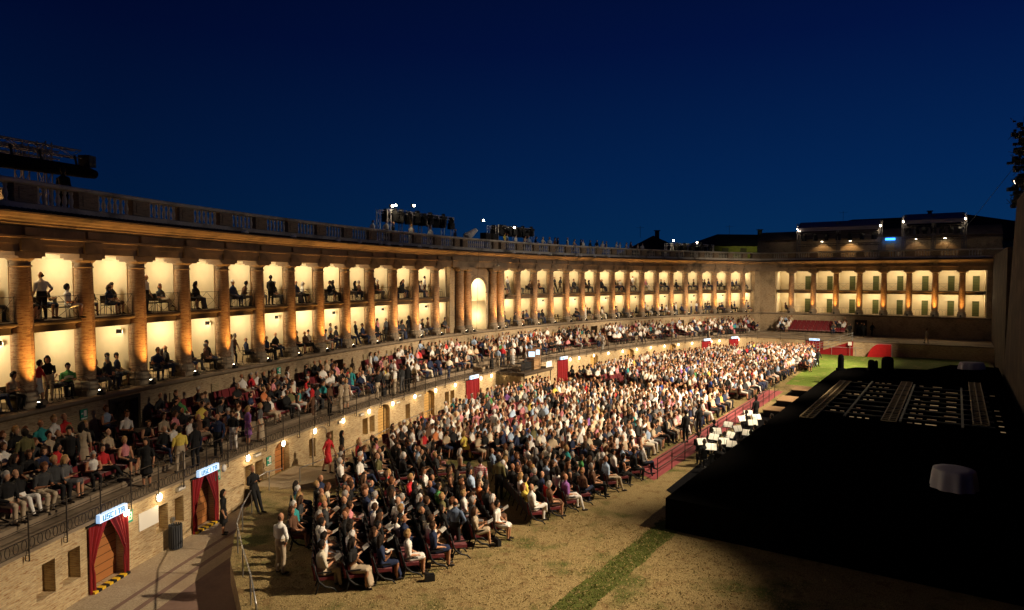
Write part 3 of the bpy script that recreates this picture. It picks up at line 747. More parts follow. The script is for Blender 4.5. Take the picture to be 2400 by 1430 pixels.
curtain_door(34.9,.85,False,'closed red curtain under the far curve of the terrace, first of the far pair')
curtain_door(40.6,.85,False,'closed red curtain under the far curve of the terrace, second of the far pair')
curtain_door(9.0,.95,False,'wide red curtain under the empty red seats of the far wing',k='w')
# plates
def plate(name,s,n,z,w,h,mt,label,cat,txt=None,tm=None,k='m'):
    r=empty(name,PP(k,s,n,z),RZ(k,s)); tag(r,label,cat)
    m_=MB(); m_.box((0,0,0),(.03,w,h)); m_.build('plate',mt,r)
    if txt:
        m_=MB(); W=w*.8/len(txt)
        for q,chh in enumerate(txt): seg_char(m_,chh,-w*.4+q*W+W*.15,-h*.28,W*.6,h*.56,h*.09,.02)
        m_.build('lettering',tm or M_WHITE,r)
    return r
plate('number_plate',-42.05,NP+.03,1.12,.34,.42,M_SGREEN,'green plate reading 03 beside the curtained doorway','sign','03')
plate('number_plate',-36.92,NP+.03,1.12,.30,.40,M_SGREEN,'green plate reading 04 beside the second curtained doorway','sign','04')
plate('notice_board',-41.05,NP+.03,.72,.95,.62,M_WHITE,'blank white notice board on the brick wall','notice board')
plate('notice_board',45.0,NP+.03,.72,.7,.85,M_WHITE,'narrow white notice board on the far podium wall','notice board')
def exit_sign(s,n,z,label,sc_=1):
    r=empty('exit_sign',PM(s,n,z),rzM(s)); tag(r,label,'sign')
    m_=MB(); m_.box((0,0,0),(.03,.34,.42)); m_.build('plate',M_SGREEN,r)
    m_=MB(); m_.box((.02,.05,.04),(.012,.13,.24)); m_.box((.02,-.09,.05),(.012,.10,.05)); m_.box((.02,0,-.16),(.012,.28,.05)); m_.build('pictogram',M_WHITE,r); return r
exit_sign(-38.45,.66,3.72,'green running man exit sign on the wall behind the near terrace seats')
exit_sign(-33.15,NP+.03,.75,'green exit sign beside the arched plank door')
exit_sign(-25.3,.66,3.72,'green exit sign on the terrace wall between two shutters')
# small emergency light boxes
eb=0
for s in (-39.3,-34.1,-26.6,-24.3,-20.0,-17.2):
    m_=MB(); m_.box((0,0,0),(.12,.42,.14)); m_.box((.065,0,0),(.01,.36,.09),0,1); eb+=1
    o=m_.build('emergency_light',[M_STEEL,M_LAMPOFF],None,PM(s,NP+.06,1.28)); o.rotation_euler=(0,0,rzM(s)); tag(o,'flat grey emergency light box on the podium wall, %s from the near end'%nth(eb),'light box','emergency light boxes')
# bin
r=empty('litter_bin',PM(-40.0,NP+.32,-.744),rzM(-40)); tag(r,'dark slatted litter bin standing against the brick wall','litter bin')
m_=MB(); m_.lathe([(.20,.04),(.21,.85),(.19,.85),(.18,.06),(0,.06)],n=16); m_.build('liner',M_BLACK,r)
m_=MB()
for i in range(18):
    t=2*math.pi*i/18; m_.box((.225*math.cos(t),.225*math.sin(t),.47),(.02,.05,.86),t)
m_.build('slats',M_BIN,r)
m_=MB(); m_.box((-.25,.20,1.0),(.10,.12,.14)); m_.bar((-.27,.20,.55),(-.27,.20,.95),.012); m_.build('ashtray',M_STEEL,r)
# ---------------------------------------------------------------- ground, path and field
mb=MB(); mb.face([(-1500,-1500,-.8),(1500,-1500,-.8),(1500,1500,-.8),(-1500,1500,-.8)]); g=mb.build('ground',M_FAR); tag(g,kind='structure')
mb=MB(); mb.sweep([((lambda n,z,f=f: f(NP+n,z)),s) for f,s in pod_st],[(9.5,-.75),(-.35,-.75)]); g=mb.build('gravel_path',M_PATH); tag(g,kind='structure')
# paving bands along the path, and a wide sheet of painted shade
mb=MB()
mb.sweep(main_st(SL-3,-33,.7),[(2.55+NP,-.746),(1.55+NP,-.746)]) if False else None
for n0,n1,a,b in ((6.95,7.12,-49,-36.6),(7.65,7.85,-49,-38.0)): mb.sweep(main_st(a,b,.7),[(n1,-.745),(n0,-.745)])
mb.sweep(main_st(-49,-35.6,.5),[(13.0,-.746),(8.35,-.746)])  # wide dark sheet painting the shade beside the retaining wall
g=mb.build('path_bands_and_shade',M_BANDSHADE); tag(g,kind='structure')
inner=[(-4.6,8.0),(-6.2,13.0),(-7.5,18.1),(-8.0,19.1),(-9.2,21.4),(-10.0,23.7),(-10.6,26.0)]
ramp_top=[PM(-35.0,NP+.02,0),PM(-31.0,NP+.02,0)]
NE=8.05
fld=[Vector((x,y,0)) for x,y in inner]+[PM(-35.2,6.6,0)]+ramp_top+[PM(-30.6,NE,0)]+[PM(-29+i*1.8,NE,0) for i in range(40)]+[PW(t,12.3,0) for t in (4,10,16)]+[PW(21,8.2,0),PW(27,5.2,0)]
fld+=[UV(97,-3.4),UV(60,-3.4),UV(20,-3.4),UV(2,-3.4),UV(2,2)]
bm=bmesh.new(); vs=[bm.verts.new(p) for p in fld]; f=bm.faces.new(vs); bmesh.ops.triangulate(bm,faces=[f])
for f in bm.faces:
    if f.normal.z<0: f.normal_flip()
me=bpy.data.meshes.new('field'); bm.to_mesh(me); bm.free(); me.materials.append(M_GROUND); fo=bpy.data.objects.new('field',me); COL.objects.link(fo); tag(fo,kind='structure')
mb=MB(); L_=0
edge=fld[:7]+[PM(-35.2,6.6,0)]
for a,b in zip(edge[:-1],edge[1:]):
    d=(b-a).length; mb.face([b+Vector((0,0,-.78)),a+Vector((0,0,-.78)),a,b],0,[(L_+d,-.78),(L_,-.78),(L_,0),(L_+d,0)]); L_+=d
edge=[PM(-31.0,NP+.03,0),PM(-30.6,NE,0)]+[PM(-29+i*1.8,NE,0) for i in range(40)]+[PW(t,12.3,0) for t in (4,10,16)]+[PW(21,8.2,0),PW(27,5.2,0)]
for a,b in zip(edge[:-1],edge[1:]):
    d=(b-a).length; mb.face([b+Vector((0,0,-.78)),a+Vector((0,0,-.78)),a,b],0,[(L_+d,-.78),(L_,-.78),(L_,0),(L_+d,0)]); L_+=d
rw=mb.build('retaining_wall',M_BRICK2); tag(rw,'low brick retaining wall between the sunken path and the field','retaining wall')
# landing gravel in front of the arched door
mb=MB(); mb.face([PM(-34.6,5.75,.004),PM(-31.1,5.75,.004),PM(-31.0,9.3,.004),PM(-34.2,9.0,.004)]); g=mb.build('gravel_landing',M_PATH); tag(g,kind='structure')
# turf strip and far lawn
rj=np.random.default_rng(5); us=np.arange(8,24.4,.22); lo_=[8.35-.15*(u-8)/16.2+rj.normal(0,.02)+.04*math.sin(u*3) for u in us]; hi_=[9.42-.35*(u-8)/16.2+rj.normal(0,.02)+.03*math.sin(u*2.3) for u in us]
mb=MB()
for i in range(len(us)-1): mb.face([UV(us[i],hi_[i],.004),UV(us[i],lo_[i],.004),UV(us[i+1],lo_[i+1],.004),UV(us[i+1],hi_[i+1],.004)])
g=mb.build('green_turf_strip',M_STRIP); tag(g,kind='structure')
mb=MB(); mb.face([UV(61,12.2,.004),UV(73,12.6,.004),UV(86.5,14.5,.004),PW(8,12.2,.004),PW(15.9,12.2,.004),PW(21,8.1,.004),PW(27,5.1,.004),UV(94,-3,.004),UV(61,-3,.004)][::-1]); g=mb.build('lawn',M_LAWN); tag(g,kind='structure')
# loose tufts of dry and green grass on the near ground
def tufts(name,mt,n,fn,h,lab):
    V_=[];F_=[]; c=0
    while len(F_)<n:
        u,v=fn(); 
        for _ in range(3):
            a=rj.uniform(0,6.28); hh=h*rj.uniform(.5,1.3); w=.018; x,y=rj.normal(0,.03),rj.normal(0,.03); p=UV(u,v,.0)+Vector((x,y,0)); d=Vector((math.cos(a),math.sin(a),0))
            V_+=[p-d*w,p+d*w,p+Vector((rj.normal(0,.03),rj.normal(0,.03),hh))]; F_.append((c,c+1,c+2)); c+=3
    me=bpy.data.meshes.new(name); me.from_pydata(V_,[],F_); me.materials.append(mt); o=bpy.data.objects.new(name,me); COL.objects.link(o); tag(o,lab,'grass',kind='stuff')
M_TUFT=mat('dry_grass_blades',(.36,.27,.12),.9); M_TUFTG=mat('green_grass_blades',(.10,.12,.02),.9)
def inn():
    while True:
        u=rj.uniform(10,29); v=rj.uniform(1,22)
        x=u*UX-v*UY; y=u*UY+v*UX
        if x*-.277+y*.961<np.interp(x*.961+y*.277,[-.85,.02,4.9,7.5,15.2],[23.5,19.5,21.3,23,28]) and not (x<-6.5 and y<17) and x>-11.0+.0*(y) and (x>-8 or y>20) and todist0(x,y)>8.7 and not (u>23 and 8<v<12.6) and x>np.interp(y,[13,18,19,21.4,23.7,26,28.5,40],[-6.2,-7.5,-8,-9.2,-10,-10.6,-11,-11])+.15 and not (u>23 and v<8.8): return u,v
def todist0(x,y):
    cx=ACX+math.cos(T0)/CK; cy=ACY-math.sin(T0)/CK
    return 1/CK-math.hypot(x-cx,y-cy)
tufts('dry_grass',M_TUFT,40000,inn,.032,'dry yellow grass on the ground before the seats')
tufts('green_grass',M_TUFTG,9000,lambda:(rj.uniform(9,24.2),8.3+rj.uniform(0,1)*.9),.035,'green grass of the turf strip')
# red carpet along the front row
mb=MB(); mb.face([UV(28.5,11.25,.006),UV(57,11.5,.006),UV(57,12.9,.006),UV(29.5,12.6,.006)]); g=mb.build('red_carpet',M_CARP); tag(g,'long red carpet along the front row beside the orchestra pit','carpet')
# handrails
def handrail(name,pts,h,label,posts=True,mid=False,mt=M_STEEL,r=.022,pst=1.5):
    root=empty(name); tag(root,label,'handrail')
    top=[Vector(p)+Vector((0,0,h)) for p in pts]
    m_=MB(); m_.tube(top,r,6); m_.build('rail',mt,root)
    if mid: m_=MB(); m_.tube([Vector(p)+Vector((0,0,h*.5)) for p in pts],r*.8,5); m_.build('rail',mt,root)
    acc=0; nxt=0
    for a,b in zip(pts[:-1],pts[1:]):
        a=Vector(a);b=Vector(b);d=(b-a).length
        while nxt<=acc+d+1e-6:
            p=a+(b-a)*((nxt-acc)/d); m_=MB(); m_.bar(p+Vector((0,0,-.02)),p+Vector((0,0,h)),.024); m_.build('post',mt,root); nxt+=pst
        acc+=d
    return root
handrail('path_handrail',[(-6.5,16.6,0),(-7.3,18.3,0),(-8.3,20.2,0),(-9.3,22.2,0),(-9.8,23.9,0),(-10.3,26.2,0)],.92,'curved steel handrail on the grass edge above the sunken path',pst=2.0)
handrail('door_handrail',[(-10.7,27.6,0),(-10.6,28.4,0),(-10.1,29.0,0)],.85,'short looped handrail before the arched plank door',pst=.95)
handrail('ramp_handrail',[(-9.4,29.2,-.1),(-8.5,30.6,.0),(-7.3,34.2,0)],.9,'sloping handrail beside the woman in the red dress',pst=2.2)
handrail('ramp_handrail',[(-7.2,34.6,0),(-6.3,38.2,0),(-5.0,41.9,0)],.95,'handrail behind the back seats below the lamps',mid=True,pst=2.3)
handrail('front_handrail',[UV(28.8,11.2),UV(40,11.3),UV(55,11.45)],.95,'long handrail between the red carpet and the orchestra',mid=True,mt=M_IRON,r=.028,pst=1.9)
handrail('lawn_handrail',[PW(6.0,12.0,0),PW(14.5,12.0,0)],.95,'steel handrail along the near side of the far stair',pst=2.6)
handrail('lawn_handrail',[PW(17.5,10.9,0),PW(27,5.4,0)],.95,'steel handrail along the dark far end of the lawn',pst=2.6)
# terrace railing: posts with ladder brackets, three wires and a row of rings
tr=empty('terrace_railing'); tag(tr,'long dark iron railing with rings along the edge of the terrace','railing')
rail_st=main_st(SL-3,SJ,1.42)+[((lambda n,z,t=t: PW(t,10.0+(n-NP),z)),S1+t) for t in (2.2,5,8,11)]
for zz,rr in ((2.62,.018),(2.3,.012),(1.98,.012)):
    m_=MB(); m_.tube([st[0](NP+.16,zz) for st in rail_st],rr,5); m_.build('rail',M_IRON,tr)
m_=MB(); m_.bar((0,0,-.28),(0,0,1.04),.020); m_.bar((-.12,0,-.28),(-.12,0,.02),.012); 
for q in (-.28,-.13,.02): m_.bar((-.12,0,q),(0,0,q),.012)
m_.tube([(.0,0,1.04),(-.03,0,1.1)],.028,6)
p0=m_.build('post',M_IRON,tr); fp=True
for st in rail_st[::1]:
    o=p0 if fp else inst(p0,tr); fp=False; p=st[0](NP+.17,ZL); o.location=p
    o.rotation_euler=(0,0,rzM(st[1]) if st[1]<S1 else -TW)
m_=MB(); s=SL-2
while s<-6:
    c_=PM(s,NP+.14,ZL+.21); th=T0+CK*s; t_=Vector((math.sin(th),math.cos(th),0)); n=10
    ring=[c_+t_*(.085*math.cos(2*math.pi*i/n))+Vector((0,0,.15*math.sin(2*math.pi*i/n))) for i in range(n+1)]
    m_.tube(ring,.010,4,cap=False); s+=.285
m_.tube([PM(q,NP+.14,ZL+.04) for q in np.arange(SL-2,-5.5,1.0)],.011,4); m_.tube([PM(q,NP+.14,ZL+.37) for q in np.arange(SL-2,-5.5,1.0)],.011,4)
m_.build('ring_frieze',M_IRON,tr)
# balcony railings of the boxes
def box_rail(w,bulge):
    m_=MB(); h=.92; B_=lambda y: bulge*(1-(2*y/w)**2)
    for z in (.0+.05,h): m_.tube([(B_(y),y,z) for y in np.linspace(-w/2,w/2,7)],.013,4)
    m_.tube([(B_(y)*.9,y,h*.62) for y in np.linspace(-w/2,w/2,5)],.007,4)
    for a,b in ((-w/2,0),(0,w/2)):
        m_.tube([(0,a,.05),(bulge*.9,(a+b)/2,h*.5),(0 if b==w/2 else bulge,b,h)],.008,4); m_.tube([(0 if a==-w/2 else bulge,a,h),(bulge*.9,(a+b)/2,h*.5),(0 if b==w/2 else bulge,b,.05)],.008,4)
    for y in (-w/2,w/2): m_.bar((0,y,0),(0,y,h),.012)
    return m_
def ring_rail(w):
    m_=MB(); h=.85
    for z in (.04,h): m_.tube([(.10*(1-(2*y/w)**2),y,z) for y in np.linspace(-w/2,w/2,5)],.012,4)
    nn=5
    for i in range(nn):
        y=-w/2+(i+.5)*w/nn; rr=w/nn*.62
        m_.tube([(.1,y+rr*.9*math.cos(t),h/2+h*.46*math.sin(t)) for t in np.linspace(0,2*math.pi,13)],.008,4,cap=False)
    return m_
u_=box_rail(2.1,.14).build('balcony_railing',M_IRON); l_=ring_rail(2.0).build('balcony_railing',M_IRON); uf=lf=True; nr=0
for (k,a_,b_) in bays:
    if b_-a_<2.5 or (k=='m' and b_<-43): continue
    nr+=1; c_=(a_+b_)/2
    o=u_ if uf else inst(u_); uf=False; o.location=PP(k,c_,.10,ZU+.01); o.rotation_euler=(0,0,RZ(k,c_)); tag(o,'thin crossed iron railing on the upper balcony of the %s bay from the near end'%nth(nr),'railing','iron railings of the boxes')
    o=l_ if lf else inst(l_); lf=False; o.location=PP(k,c_,.48,ZG+.01); o.rotation_euler=(0,0,RZ(k,c_)); tag(o,'curled iron railing of the lower box in the %s bay from the near end'%nth(nr),'railing','iron railings of the boxes')
# ================================================================ people: bodies grown from a jointed skeleton, fused into one skin
def V(*a): return Vector(a)
# regions: 0 face 1 hair 2 torso 3 upper arm 4 forearm 5 hand 6 hip and thigh 7 calf 8 shoe
def skeleton(kind,female,long_hair=False,skirt=0,var=0,head=0.0,bald=False,bulk=1.0):
    S=[]  # (region, points, radii, flat)  flat = (side scale, depth scale)
    sit=kind.startswith('sit')
    k=.94 if female else 1.0
    pz=.53 if sit else .93
    lean={'sit_back':-.10,'sit_read':.05,'sit_cross':-.08,'sit_lap':-.04,'sit_talk':-.02,'stand':0,'stand_hip':0,'walk':.05,'stand_lean':-.10,'stand_rail':.16}[kind]
    def sp(t): return V(0,lean*t*1.4,pz+t)      # along the spine
    sw=(.185 if not female else .16)*bulk; 
    S.append((2,[sp(.10),sp(.22),sp(.36),sp(.47),sp(.53)],[sw*.86,sw*(.82 if female else .9),sw*1.0,sw*1.03,sw*.64],(1,.74)))
    S.append((6,[sp(-.06),sp(.03),sp(.11)],[sw*.9,sw*(1.08 if female else .98),sw*.9],(1,.74)))
    nk=sp(.52); hc=sp(.745)+V(0,.02,0); hd=Matrix.Rotation(head,3,'Z')
    S.append((0,[sp(.50),sp(.62)+V(0,.01,0)],[.062*k,.055*k],(1,1)))
    S.append((0,[hc+hd@V(0,.012,-.125),hc+hd@V(0,.022,-.09),hc+V(0,.012,-.03),hc+V(0,.008,.04),hc+V(0,0,.10)],[.035*k,.062*k,.078*k,.080*k,.045*k],(.92,1.12)))
    S.append((0,[hc+hd@V(0,.09,.015),hc+hd@V(0,.112,-.025)],[.010,.017],(1,1)))      # nose
    for sx in (-1,1): S.append((0,[hc+hd@V(sx*.076,-.005,.01),hc+hd@V(sx*.078,-.005,-.03)],[.016,.012],(.6,1)))
    if not bald:
        S.append((1,[hc+hd@V(0,-.035,-.06),hc+hd@V(0,-.03,.0),hc+hd@V(0,-.018,.06),hc+hd@V(0,-.008,.105)],[.080*k,.100*k,.100*k,.070*k],(1,1.05)))
        S.append((1,[hc+hd@V(0,.05,.085),hc+hd@V(0,-.03,.115)],[.045,.05],(1.3,1)))
        if female and not long_hair: S.append((1,[hc+hd@V(0,-.03,.04),hc+hd@V(0,-.045,-.07)],[.105,.088],(1.08,.95)))
        if long_hair:
            S.append((1,[hc+hd@V(0,-.05,.03),hc+hd@V(0,-.085,-.09),hc+hd@V(0,-.09,-.20)],[.098,.092,.06],(1.12,.75)))
            for sx in (-1,1): S.append((1,[hc+hd@V(sx*.07,-.01,.04),hc+hd@V(sx*.08,-.02,-.12)],[.04,.035],(1,1)))
    else:
        S.append((1,[hc+hd@V(0,-.06,-.05),hc+hd@V(0,-.055,-.01)],[.05,.055],(1.25,1)))
    sh=.200*k*bulk**.5
    for sx in (-1,1):
        s0=sp(.47)+V(sx*sh,0,-.02)
        if sit:
            if kind=='sit_read': el=s0+V(sx*.05,.06,-.27); wr=V(sx*.09,el.y+.22,el.z+.06); ha=wr+V(-sx*.02,.07,.03)
            elif kind=='sit_talk' and sx>0: el=s0+V(sx*.12,.06,-.24); wr=el+V(-sx*.02,.17,.15); ha=wr+V(-sx*.01,.03,.08)
            elif kind=='sit_back': el=s0+V(sx*.10,-.02,-.27); wr=V(sx*.23,el.y+.24,el.z-.02); ha=wr+V(0,.08,-.015)
            elif kind=='sit_cross': el=s0+V(sx*.07,.03,-.28); wr=V(sx*.05,el.y+.22,el.z-.01); ha=wr+V(-sx*.03,.06,-.01)
            else: el=s0+V(sx*.06,.03,-.28); wr=V(sx*.11,el.y+.24,el.z-.07); ha=wr+V(-sx*.03,.07,-.02)
        elif kind=='stand_hip' and sx>0: el=s0+V(sx*.17,-.04,-.22); wr=el+V(-sx*.14,.06,-.16); ha=wr+V(-sx*.02,.0,-.06)
        elif kind=='stand_rail': el=s0+V(sx*.05,.14,-.22); wr=el+V(-sx*.04,.22,-.03); ha=wr+V(0,.07,-.02)
        elif kind=='stand_lean': el=s0+V(sx*.08,.05,-.26); wr=el+V(-sx*.14,.20,.10); ha=wr+V(-sx*.05,.03,.04)
        elif kind=='walk': el=s0+V(sx*.05,-.12*sx*1.0,-.27); wr=el+V(0,-.02*sx+.07,-.24); ha=wr+V(0,.03,-.09)
        else: el=s0+V(sx*.06,-.02+.03*var,-.29); wr=el+V(sx*-.01,.09+.05*var,-.24); ha=wr+V(0,.03,-.08)
        r=.058*k*bulk**.5
        S.append((3,[s0+V(-sx*.05,0,.01),s0,(s0+el)/2,el],[r*1.05,r*1.12,r*.92,r*.78],(1,1)))
        S.append((4,[el,(el+wr)/2,wr],[r*.78,r*.70,r*.50],(1,1)))
        # palm, four curled fingers and a thumb
        dh=(ha-wr).normalized(); side=dh.cross(V(0,0,1)); side=side.normalized() if side.length>.2 else V(1,0,0)
        if abs(dh.z)>.7: side=V(0,1,0)
        S.append((5,[wr,wr+dh*.05,wr+dh*.085],[r*.5,.036,.032],(1,.6)))
        for fi,(o_,l_) in enumerate(((-.027,.062),(-.009,.072),(.009,.068),(.027,.052))):
            a=wr+dh*.08+side*o_; S.append((5,[a,a+dh*l_*.55+V(0,0,-.004),a+dh*l_+V(0,0,-.018)],[.0105,.0095,.008],(1,1)))
        a=wr+dh*.03+side*(.034 if sx>0 else -.034); S.append((5,[a,a+dh*.03+side*(.02 if sx>0 else -.02),a+dh*.06+side*(.024 if sx>0 else -.024)],[.013,.011,.009],(1,1)))
    for sx in (-1,1):
        hp=V(sx*.088,0,pz-.02)
        if sit:
            if kind in('sit_cross',) and sx>0: kn=V(.02,.46,.63); an=V(-.16,.56,.30)
            elif kind=='sit_back': kn=V(sx*.15,.44,.55); an=V(sx*.17,.52+.05*sx,.09)
            else: kn=V(sx*.11,.45,.55); an=V(sx*.10,.43+.04*var*sx,.09)
            hp=V(sx*.09,.02,pz-.02)
        elif kind=='walk': kn=V(sx*.085,.16*sx,.50); an=V(sx*.085,.10*sx-.10+(.16 if sx>0 else -.10),.10)
        elif kind=='stand_lean': hp=V(sx*.09,.02,.92); kn=V(sx*.10,.18,.50); an=V(sx*.10+.02,.34,.085)
        elif kind=='stand_rail': hp=V(sx*.09,-.03,.92); kn=V(sx*.1,-.03,.50); an=V(sx*.1,-.05,.085)
        else: kn=V(sx*(.095+.02*var),.02,.50); an=V(sx*(.10+.03*var),-.015,.085)
        r=(.096 if not female else .090)*bulk**.7
        S.append((6,[hp,hp*.5+kn*.5,kn],[r,r*.84,r*.66],(1,1)))
        S.append((7,[kn,kn*.6+an*.4+V(0,-.012,0),an],[r*.66,r*.62,r*.43],(1,1)))
        fd=V(sx*.03,.20,-.035) 
        if kind=='sit_cross' and sx>0: fd=V(-.03,.17,-.10)
        S.append((8,[an+V(0,-.035,-.035),an+V(0,.06,-.038)+fd*.1,an+fd*.85+V(0,0,-.02)],[.040,.043,.030],(1,.9)))
    if skirt:
        if sit:
            L=.45 if skirt==1 else .50
            S.append((6,[V(0,-.02,pz-.02),V(0,.22,.55),V(0,L-.04,.54)],[.16,.165,.15],(1,.50)))
            if skirt==2: S.append((6,[V(0,.42,.54),V(0,.47,.36),V(0,.52,.14)],[.14,.15,.17],(1,.42)))
        else:
            zb=.50 if skirt==1 else .12
            S.append((6,[V(0,0,pz+.05),V(0,0,.80),V(0,.01,zb)],[.14,.185,.215 if skirt==1 else .24],(1,.72)))
    return S
def ringtube(mb,pts,rad,flat,n=10):
    pts=[Vector(p) for p in pts]; R_=[]
    for i,p in enumerate(pts):
        d=pts[min(i+1,len(pts)-1)]-pts[max(i-1,0)]; d.normalize()
        a=Vector((1,0,0)); a=(a-d*a.dot(d))
        if a.length<.3: a=Vector((0,0,1)); a=a-d*a.dot(d)
        a.normalize(); b=d.cross(a)
        R_.append([p+a*(rad[i]*flat[0]*math.cos(2*math.pi*k/n))+b*(rad[i]*flat[1]*math.sin(2*math.pi*k/n)) for k in range(n)])
    d0=(pts[0]-pts[1]).normalized(); d1=(pts[-1]-pts[-2]).normalized()
    c0=pts[0]+d0*rad[0]*.55; c1=pts[-1]+d1*rad[-1]*.55
    for r0,r1 in zip(R_[:-1],R_[1:]):
        for k in range(n): j=(k+1)%n; mb.face([r0[k],r0[j],r1[j],r1[k]])
    for k in range(n):
        j=(k+1)%n; mb.face([R_[0][j],R_[0][k],c0]); mb.face([R_[-1][k],R_[-1][j],c1])
def grow(S,voxel,target=None):
    mb=MB()
    for reg_,pts,rad,fl in S: ringtube(mb,pts,rad,fl,10 if voxel<.03 else 8)
    me=bpy.data.meshes.new('t'); me.from_pydata(mb.v,[],mb.f)
    bm=bmesh.new(); bm.from_mesh(me); bmesh.ops.remove_doubles(bm,verts=bm.verts,dist=1e-5); bmesh.ops.recalc_face_normals(bm,faces=bm.faces); bm.to_mesh(me); bm.free()
    o=bpy.data.objects.new('t',me); COL.objects.link(o)
    m=o.modifiers.new('r','REMESH'); m.mode='VOXEL'; m.voxel_size=voxel
    if voxel<.03: m2=o.modifiers.new('s','SMOOTH'); m2.factor=.5; m2.iterations=2
    if target:
        m3=o.modifiers.new('d','DECIMATE'); m3.ratio=1.0
        dg=bpy.context.evaluated_depsgraph_get(); n=len(o.evaluated_get(dg).data.polygons)*2; m3.ratio=min(1,target/n)
    dg=bpy.context.evaluated_depsgraph_get(); ev=bpy.data.meshes.new_from_object(o.evaluated_get(dg))
    bpy.data.objects.remove(o); bpy.data.meshes.remove(me)
    F=len(ev.polygons); c=np.empty(F*3); ev.polygons.foreach_get('center',c); c=c.reshape(-1,3)
    best=np.full(F,9e9); reg_=np.zeros(F,int)
    for rg,pts,rad,fl in S:
        for i in range(len(pts)-1):
            a=np.array(pts[i]);b=np.array(pts[i+1]);ab=b-a;L=ab@ab
            t=np.clip(((c-a)@ab)/max(L,1e-9),0,1); q=a+t[:,None]*ab; r=rad[i]+(rad[i+1]-rad[i])*t
            d_=c-q; fx=max(fl[0],.3); fy=max(fl[1],.3)
            if rg in (2,6) and fy<1: d=np.sqrt((d_[:,0]/fx)**2+(d_[:,1]/fy)**2+(d_[:,2])**2)/r if abs(ab[2])>abs(ab[1]) else np.linalg.norm(d_,axis=1)/r
            else: d=np.linalg.norm(d_,axis=1)/r
            if rg==1: d=d*.97
            m_=d<best; best[m_]=d[m_]; reg_[m_]=rg
    return ev,reg_
PROT=[]
specs=[('sit_lap',0,0,0,0,.1),('sit_lap',1,0,1,0,-.2),('sit_read',0,0,0,1,0),('sit_read',1,1,1,0,.15),('sit_cross',0,0,0,0,.3),('sit_cross',1,1,0,0,-.4),('sit_back',0,0,0,0,-.1),('sit_talk',1,1,2,0,.7),('sit_lap',0,0,0,1,-.5),('sit_read',1,0,0,0,0),
       ('stand',0,0,0,1,.2),('stand',1,1,1,0,-.3),('stand_hip',0,0,0,1,.4),('walk',0,0,0,0,0),('walk',1,0,1,0,0),('stand_lean',0,0,0,0,-.1),('stand_rail',1,1,0,0,.2),('stand',1,0,2,0,.2)]
BALD={4:1,12:1,15:1,6:1}
def region_mats(me,reg_):
    for i in range(9): me.materials.append(None)
    me.polygons.foreach_set('material_index',reg_.astype(np.int32)); me.polygons.foreach_set('use_smooth',[True]*len(me.polygons)); me.update()
for pi,(kd,fem,lh,sk,vr,hd) in enumerate(specs):
    S=skeleton(kd,fem,lh,sk,vr,hd,bald=pi in BALD)
    hi,rh=grow(S,.017); region_mats(hi,rh); hi.name='person_body'
    S2=[s for s in S if not (s[0]==5 and max(s[2])<.0125+.001 and len(s[1])==3)]
    lo,rl=grow(S2,.045,250)
    nv=len(lo.vertices); co=np.empty(nv*3); lo.vertices.foreach_get('co',co); lo.calc_loop_triangles()
    tri=np.array([t.vertices[:] for t in lo.loop_triangles]); tr_=np.array([rl[t.polygon_index] for t in lo.loop_triangles])
    # clothing shells cut from the fine mesh
    def shell(regs,name,off):
        bm=bmesh.new(); bm.from_mesh(hi); bm.faces.ensure_lookup_table(); bm.normal_update()
        dl=[f for f in bm.faces if rh[f.index] not in regs]
        nrm={v.index:v.normal.copy() for v in bm.verts}
        for v in bm.verts: v.co+=v.normal*off
        bmesh.ops.delete(bm,geom=dl,context='FACES')
        me=bpy.data.meshes.new(name); bm.to_mesh(me); bm.free(); me.materials.clear(); me.materials.append(None); me.polygons.foreach_set('material_index',[0]*len(me.polygons)); me.update(); return me
    PROT.append(dict(kind=kd,fem=fem,skirt=sk,long=lh,bald=pi in BALD,hi=hi,lo=(co.reshape(-1,3),tri,tr_),
        hair=shell({1},'hair',.004),top=shell({2,3},'shirt',.006),topl=shell({2,3,4},'jacket',.007),bot=shell({6,7} if not sk else {6},'trousers' if not sk else 'skirt',.007),shoe=shell({8},'shoes',.004)))
SITS=[i for i,p in enumerate(PROT) if p['kind'].startswith('sit')]; STANDS=[i for i,p in enumerate(PROT) if not p['kind'].startswith('sit')]
# palettes: name, colour
SKIN=[(.44,.215,.12),(.50,.26,.15),(.36,.165,.088),(.54,.30,.185)]
HAIR=[('dark',(.018,.012,.009)),('brown',(.06,.03,.015)),('auburn',(.13,.05,.02)),('blond',(.36,.22,.09)),('grey',(.33,.31,.29)),('white',(.62,.60,.57)),('black',(.008,.007,.007))]
HAIRW=np.array([.26,.24,.12,.14,.12,.05,.07]); HAIRW/=HAIRW.sum()
TOPS=[('white',(.74,.72,.68),19),('black',(.012,.012,.013),33),('navy',(.018,.028,.07),14),('charcoal',(.04,.042,.045),9),('pale blue',(.34,.45,.62),6),('pink',(.62,.24,.27),4),('red',(.50,.025,.03),4),('beige',(.50,.40,.27),7),('grey',(.22,.22,.23),5),('olive',(.13,.12,.05),2),('teal',(.03,.26,.27),2),('green',(.07,.26,.08),1.5),('purple',(.24,.10,.32),2),('yellow',(.66,.52,.10),1.5),('orange',(.62,.20,.07),2.5),('brown',(.12,.06,.035),5),('blue',(.03,.08,.36),3),('cream',(.64,.58,.45),6)]
TW_=np.array([t[2] for t in TOPS],float); TW_/=TW_.sum()
BOTS=[('black',(.012,.012,.013),46),('dark blue',(.02,.03,.07),24),('grey',(.10,.10,.105),12),('beige',(.42,.34,.24),12),('white',(.62,.60,.56),9),('brown',(.10,.06,.035),7)]
BW_=np.array([t[2] for t in BOTS],float); BW_/=BW_.sum()
TD={t[0]:t[1] for t in TOPS}; BD={t[0]:t[1] for t in BOTS}; HD={t[0]:t[1] for t in HAIR}
